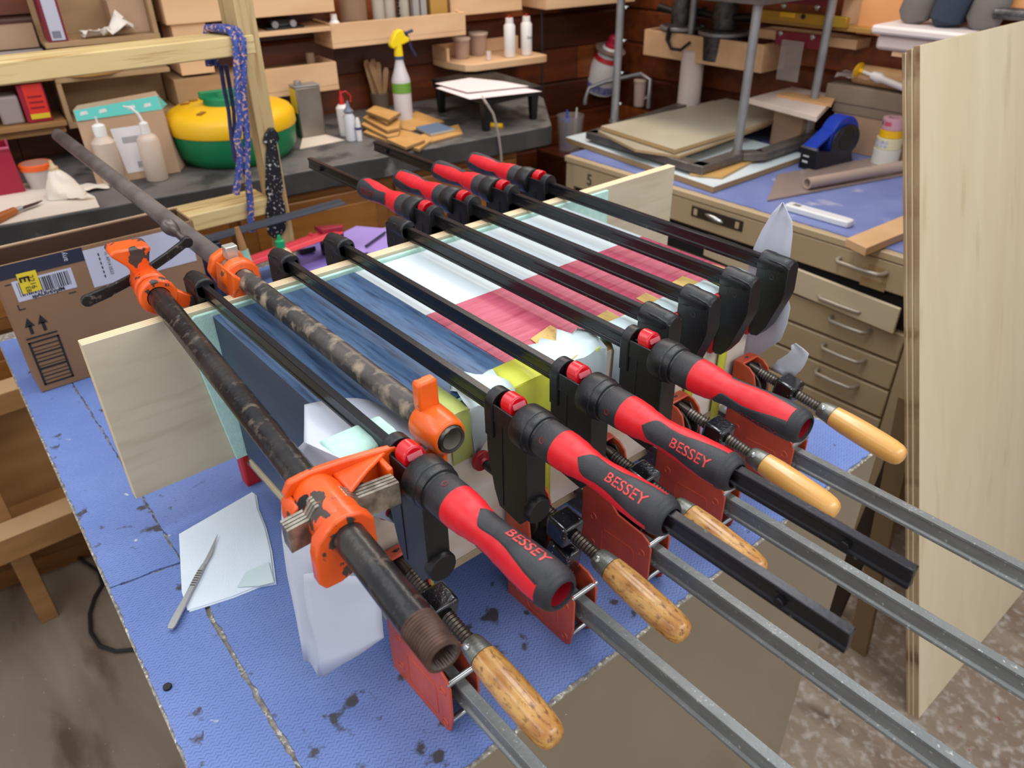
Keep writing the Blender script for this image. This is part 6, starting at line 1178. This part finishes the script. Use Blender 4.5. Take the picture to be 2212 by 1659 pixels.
# steel bracket rack under the jug
cb = thing('steel_rack', 'bent chrome tube rack standing behind the iron frame', 'rack', (-2.1, 2.42, .001))
p_ = [VY(1268, 262, 2.36), VY(1264, 215, 2.36), VY(1272, 190, 2.38), VY(1310, 176, 2.44), VY(1385, 160, 2.50), VY(1405, 172, 2.50), VY(1409, 232, 2.50)]
p_[0][2] = .001; p_[-1][2] = .001; p_[0][0] = p_[1][0]; p_[-1][0] = p_[-2][0]
mb = MB(); mb.tube([tuple(p) for p in p_], .0085, 12); build(mb, 'bent_tube', steel, cb)
q = VY(1362, 238, 2.45); cyl_thing('plastic_cup', 'clear pinkish plastic cup under the chrome rack', 'cup', (q[0], 2.50, .001), .022, .095, mat('pinkish_clear_plastic', (206, 178, 168), .3, alpha=.8), MT['clear_rim'], r2=.026)
mb = MB(); c_ = VY(1388, 215, 2.52); rows = [[(c_[0]-.02+.012*i, 2.50+.012*j, .002+.05*abs(math.sin(i+1.7*j))) for i in range(5)] for j in range(4)]; mb.grid(rows); tag(build(mb, 'crumpled_note', MT['crumpled_white'], solid=.001, sub=1), 'crumpled cream note beside the plastic cup', 'paper')
q = VY(1232, 268, 2.2)
jc = thing('blue_nozzle_tub', 'clear tub with blue and white nozzles, in the gap beside the slate bench', 'tub', (q[0], 2.2, -.14)); mb = MB(); mb.lathe((q[0], 2.2, -.139), (0, 0, 1), [(0, .045), (.135, .055), (.135, .052), (.004, .042)], 28); build(mb, 'tub_wall', clr, jc)
mb = MB(); mb.cyl((q[0]-.01, 2.19, -.13), (q[0]-.01, 2.19, .015), .010, .004); mb.lathe((q[0]-.01, 2.19, -.03), (0, 0, 1), [(0, .02), (.012, .018)], 16); build(mb, 'blue_nozzle', mat('blue_nozzle_plastic', (58, 94, 200), .4), jc); mb = MB(); mb.cyl((q[0]+.025, 2.2, -.13), (q[0]+.035, 2.2, .03), .009, .003); build(mb, 'white_nozzle', whp, jc)
mb = MB(); mb.box((q[0]-.09, 2.10, -.93), (q[0]+.075, 2.30, -.1405)); tag(build(mb, 'corner_crate', sid[0], smooth=False), 'dark brown crate in the corner gap carrying the clear tub', 'crate')
# ---------------- right wall shelves
def wbox(name, label, pTL, pBR, y, yb, m=shm, cat='box'):
    a = VY(*pTL, y); b = VY(*pBR, y); mb = MB(); mb.box((a[0], y, min(a[2], b[2])), (b[0], yb, max(a[2], b[2]))); return tag(build(mb, name, m, smooth=False, bevel=.002), label, cat)
a = VY(1393, 62, 2.47); b = VY(1645, 142, 2.47)
k = thing('wall_ledge', 'pale plywood ledge on the right wall holding the dark power tools', 'shelf', ((a[0]+b[0])/2, 2.54, .2)); z0_, z1_ = .205, .296
mb = MB(); mb.box((a[0], 2.47, z0_), (b[0], 2.482, z1_)); build(mb, 'front_board', shm, k, bevel=.001); mb = MB(); mb.box((a[0], 2.4825, z0_), (b[0], 2.607, z0_+.012)); build(mb, 'bottom_board', shm, k)
for x in (a[0], b[0]-.012): mb = MB(); mb.box((x, 2.4825, z0_+.0125), (x+.012, 2.607, z1_)); build(mb, 'end_board', shm, k)
dark = mat('dark_tool_metal', (52, 50, 52), .4, .5, c2=(96, 92, 92), sc=40); 
for (pxa, pxb, lb_) in ((1425, 1490, 'dark power tool with a hanging loop of cable, left on the right wall ledge'), (1510, 1590, 'dark power tool on the right wall ledge behind the steel legs')):
    a = VY(pxa, 75, 2.50); b = VY(pxb, 75, 2.50); cx_ = (a[0]+b[0])/2; wd = (b[0]-a[0])/2
    k = thing('power_tool', lb_, 'power tool', (cx_, 2.54, .218)); mb = MB(); mb.lathe((cx_, 2.54, .218), (0, 0, 1), [(0, wd*.95), (.10, wd), (.105, wd*.6), (.14, wd*.62), (.18, wd*.55), (.24, wd*.5)], 24); build(mb, 'motor_body', dark, k)
    mb = MB(); mb.lathe((cx_, 2.54, .302), (0, 0, 1), [(0, wd*1.15), (.012, wd*1.15)], 24); build(mb, 'base_ring', steel, k, bevel=.002)
    mb = MB(); mb.cyl((cx_-wd*1.5, 2.53, .37), (cx_-wd*.5, 2.53, .36), .016, .012); build(mb, 'side_handle', blk2, k); mb = MB(); mb.cyl((cx_+wd*.5, 2.53, .36), (cx_+wd*1.5, 2.53, .37), .012, .016); build(mb, 'side_handle', blk2, k)
    if pxa < 1500: mb = MB(); P_ = [VY(*p, 2.455) for p in ((1445, 60), (1440, 85), (1450, 105), (1470, 108), (1490, 92))]; mb.tube([tuple(p) for p in P_], .006, 8); build(mb, 'cable_loop', cord, k)
# level shelf with maroon brackets
yL = 2.50; a = VY(1612, 95, yL); b = VY(1850, 120, yL)
wbox('wall_board', 'pale plywood board on the right wall beneath the brass level', (1640, 62), (1848, 108), 2.52, 2.607, shm, 'board')
wbox('level_shelf', 'tan shelf box on the right wall carrying the brass level', (1645, 38), (1880, 74), 2.46, 2.519, mat('tan_shelf', (168, 126, 62), .5), 'shelf')
a = VY(1640, 40, 2.44); b = VY(1828, 52, 2.44)
lv = thing('brass_level', 'brass coloured spirit level with a yellow label and round vial, on the right wall', 'level', (a[0], 2.45, a[2])); zA = VY(1720, 30, 2.44)[2]
zA = VY(1645, 20, 2.44)[2]; zB_ = VY(1645, 42, 2.44)[2]
mb = MB(); mb.box((a[0]-.01, 2.44, zB_), (b[0], 2.458, zA)); build(mb, 'level_bar', gold, lv, bevel=.002)
c_ = VY(1701, 32, 2.439); mb = MB(); mb.box((c_[0]-.028, 2.4385, c_[2]-.007), (c_[0]+.028, 2.4396, c_[2]+.007)); build(mb, 'yellow_vial_label', dyel, lv, bevel=.0005); c_ = VY(1735, 36, 2.439); mb = MB(); mb.lathe((c_[0], 2.4395, c_[2]), (0, -1, 0), [(0, .008), (.003, .007), (.004, .002)], 16); build(mb, 'black_knob', blk2, lv)
for pA, pB, hol, lb_ in (((1685, -30), (1780, 14), ((1693, 12), (1765, 16)), 'upper maroon wall bracket with two screws, above the brass level'), ((1677, 66), (1768, 108), ((1686, 72), (1755, 80)), 'lower maroon wall bracket with two screws, behind a clear plastic strip')):
    a = VY(*pA, 2.47 if pA[1] > 0 else 2.43); b = VY(*pB, 2.47 if pA[1] > 0 else 2.43); y_ = 2.47 if pA[1] > 0 else 2.43
    k = thing('maroon_bracket', lb_, 'bracket', (a[0], y_, b[2]))
    mb = MB(); mb.box((a[0], y_, min(a[2], b[2])), (b[0], y_+.012, max(a[2], b[2]))); build(mb, 'bracket_plate', maroon, k, bevel=.001)
    for h_ in hol: c_ = VY(*h_, y_); mb = MB(); mb.lathe((c_[0], y_-.0002, c_[2]), (0, -1, 0), [(0, .009), (.003, .007), (.004, .003)], 16); build(mb, 'screw_head', zinc, k)
a = VY(1690, 85, 2.455); b = VY(1722, 178, 2.455); mb = MB(); mb.box((a[0], 2.454, b[2]), (b[0], 2.456, a[2])); tag(build(mb, 'clear_strip', clr, smooth=False), 'clear plastic strip hanging from the lower maroon bracket', 'strip')
wbox('orange_box', 'orange plywood box on the right wall behind the white bin', (1875, -60), (1990, 88), 2.50, 2.607, mat('orange_ply', (226, 158, 100), .5))
wbox('orange_box', 'orange plywood box at the top right above the leaning panel', (2010, -60), (2225, 20), 2.42, 2.607, mat('orange_ply', (226, 158, 100), .5))
wbox('tall_panel', 'peach plywood panel between the level shelf and the white bin', (1835, -60), (1895, 60), 2.53, 2.607, mat('peach_ply', (236, 188, 142), .5), 'board')
# white bin with sandals
a = VY(1893, 70, 2.30); b = VY(1990, 100, 2.30)
za = VY(1893, 52, 2.30)[2]
wb = thing('white_storage_bin', 'white translucent storage bin with lid behind the leaning panel', 'bin', (a[0], 2.35, .30))
x0_ = VY(1897, 80, 2.31)[0]; mb = MB(); zq_ = VY(1900, 108, 2.30)[2]; mb.box((x0_, 2.30, zq_), (x0_+.50, 2.50, za-.025)); build(mb, 'bin_body', mat('rosy_translucent', (206, 188, 182), .4), wb, bevel=.01); mb = MB(); mb.box((x0_-.015, 2.285, za-.0245), (x0_+.515, 2.515, za)); build(mb, 'bin_lid', mat('milky_lid', (218, 206, 202), .4), wb, bevel=.008)
mb = MB(); mb.box((x0_+.05, 2.31, zq_-.013), (x0_+.50, 2.607, zq_-.001)); tag(build(mb, 'bin_shelf', shm), 'pale shelf board carrying the white storage bin', 'shelf')
for k_, (pa, pb, lb_) in enumerate((((1965, 25), (1985, -30), 'grey fabric shoe lying on the white bin, left'), ((2035, 40), (2060, -30), 'dark blue grey fabric bag on the white bin, middle'), ((2110, 50), (2120, -40), 'grey zipped fabric case on the white bin, right'))):
    a = VY(*pa, 2.36); b = VY(*pb, 2.36); a[2] = max(a[2], za+.03); d_ = b-a
    mb = MB(); mb.lathe((a[0], 2.38, za+.001), (.25, 0, 1), [(0, .028), (.02, .044), (.08, .046), (.13, .03), (.15, .01)], 20); mb.v = [(v[0], 2.38+(v[1]-2.38)*(.7 if k_ != 1 else 1.2), max(v[2], za+.001)) for v in mb.v]
    tag(build(mb, 'fabric_bundle', mat('navy_fabric', (44, 54, 70), .9) if k_ == 1 else fabg), lb_, 'bag')
mb = MB(); a = VY(1900, -6, 2.44); b = VY(2010, -2, 2.44); mb.cyl(a, b, .012); a = VY(2150, 28, 2.36); b = VY(2230, 34, 2.36); mb2 = MB(); mb2.cyl(a, b, .014); tag(build(mb2, 'black_pipe_fitting', dark), 'black metal fitting at the top right above the leaning panel', 'fitting')
# ================================================================ LEANING SHEETS AT THE RIGHT
b0 = np.array((-.245, 1.434, -.929)); t0 = np.array((-.636, 1.434, .505)); up_ = (t0-b0); nrm = np.array((up_[2], 0, -up_[0])); nrm /= np.linalg.norm(nrm)
shp = mat('birch_sheet_face', (214, 198, 166), .5, c2=(220, 206, 176), sc=3, stretch=(1, 3, .5), dist=1.0, c3=(196, 176, 140), sc3=6, lo3=.6, hi3=.8, s3=(1, 3, .6)); she = mat('sheet_raw_edge', (176, 152, 118), .7, c2=(146, 116, 84), sc=20, stretch=(1, 1, .15), c3=(108, 74, 46), sc3=8, lo3=.6, hi3=.7)
off = 0.0
for k, (th, y0, dl, lb_) in enumerate(((.0115, 1.434, 0, 'front large birch plywood sheet leaning at the right'), (.0085, 1.431, .0, 'second plywood sheet behind the front leaning sheet'), (.006, 1.429, -.006, 'third plywood sheet in the leaning stack'))):
    mb = MB(); p = b0-nrm*off; q = t0-nrm*off-np.array((0, 0, .004*k)); r = -nrm*th
    vs = [p+np.array((0, y0-1.434, 0)), q+np.array((0, y0-1.434, 0)), q+np.array((0, .75, 0)), p+np.array((0, .75, 0))]; vs = vs+[v+r for v in vs]
    mb.add(vs, [(0, 1, 2, 3), (7, 6, 5, 4), (0, 4, 5, 1), (1, 5, 6, 2), (2, 6, 7, 3), (3, 7, 4, 0)]); mb.m = [0, 0, 1, 1, 1, 1]
    tag(build(mb, 'plywood_sheet', [shp, she], smooth=False, bevel=.0008), lb_, 'board'); off += th+.0004
for k, (pa, pb, m_, lb_) in enumerate((((1948, 892), (1868, 1240), mat('tan_leaning_board', (120, 96, 66), .6), 'tan brown board leaning in the gap beside the drawer cabinet'), ((1925, 960), (1800, 1262), mat('dark_leaning_board', (52, 40, 30), .7), 'dark board in the shadowed gap beside the drawer cabinet'))):
    y_ = 1.50+.05*k; a = VY(*pa, y_); b = VY(*pb, y_); d_ = (b-a)/abs(b[2]-a[2]); lo = a+d_*abs(-.929-a[2]); hi = a-d_*abs(-.25-a[2])
    
    plx = lambda z_: -.245-.2727*(z_+.93)-.032
    w_ = np.array((.045, 0, 0))
    for q_ in (lo, hi): q_[0] = min(q_[0], plx(q_[2])-.046)
    mb = MB(); dd_ = np.array((0, .018, 0)); lo[2] = -.929
    vs = [lo, lo+w_, hi+w_, hi]; vs = vs+[v+dd_ for v in vs]; mb.add(vs, [(0, 1, 2, 3), (7, 6, 5, 4), (0, 4, 5, 1), (1, 5, 6, 2), (2, 6, 7, 3), (3, 7, 4, 0)]); tag(build(mb, 'leaning_board', m_, smooth=False), lb_, 'board')
# ================================================================ LOW TIMBER CART AT THE LEFT, CABLE ON THE FLOOR
tc_ = thing('timber_cart', 'brown pine frame cart standing on the floor at the left edge', 'cart', (-2.0, -.2, -.93))
lx, ly = -1.92, -.05
mb = MB(); mb.box((lx-.045, ly-.045, -.929), (lx, ly, -.15)); build(mb, 'leg', pinec, tc_, bevel=.002)
mb = MB(); mb.box((lx-.045, ly-.60, -.929), (lx, ly-.555, -.15)); build(mb, 'leg', pinec, tc_, bevel=.002)
lt = mat('light_cart_top', (206, 172, 130), .6, c2=(196, 160, 116), sc=10)
q = H(32, 1124, -.57); x2 = q[0]
mb = MB(); mb.box((lx+.001, -.70, -.64), (lx+.075, .10, -.57)); mb.m = [0, 0, 0, 0, 0, 1]; build(mb, 'lower_rail', [pinec, lt], tc_, bevel=.002)
mb = MB(); mb.box((lx-.10, -.70, -.305), (lx-.03, .10, -.25)); mb.m = [0, 0, 0, 0, 0, 1]; build(mb, 'upper_rail', [pinec, lt], tc_, bevel=.002)
mb = MB(); mb.box((lx-.12, -.70, -.62), (lx-.105, .10, -.31)); build(mb, 'back_panel', pinec, tc_, smooth=False)
mb = MB(); mb.box((lx-.104, -.70, -.62), (lx-.0, .10, -.605)); build(mb, 'bottom_panel', pinec, tc_, smooth=False)
cp_ = [H(*p, -.922) for p in [(30, 1115), (62, 1140), (120, 1175), (175, 1208), (215, 1235), (222, 1262), (205, 1290), (194, 1325), (196, 1365), (215, 1395), (250, 1407), (300, 1402), (340, 1380)]]
mb = MB(); mb.tube([tuple(p) for p in cp_], .0055, 8); tag(build(mb, 'floor_cable', cord), 'black cable looping on the concrete floor at the left', 'cable')
q = H(180, 1165, -.90); mb = MB(); mb.cyl((q[0], q[1], -.929), (q[0], q[1], -.88), .03); tag(build(mb, 'caster_wheel', blk2, bevel=.004), 'dark round caster foot beneath the left table edge', 'foot')
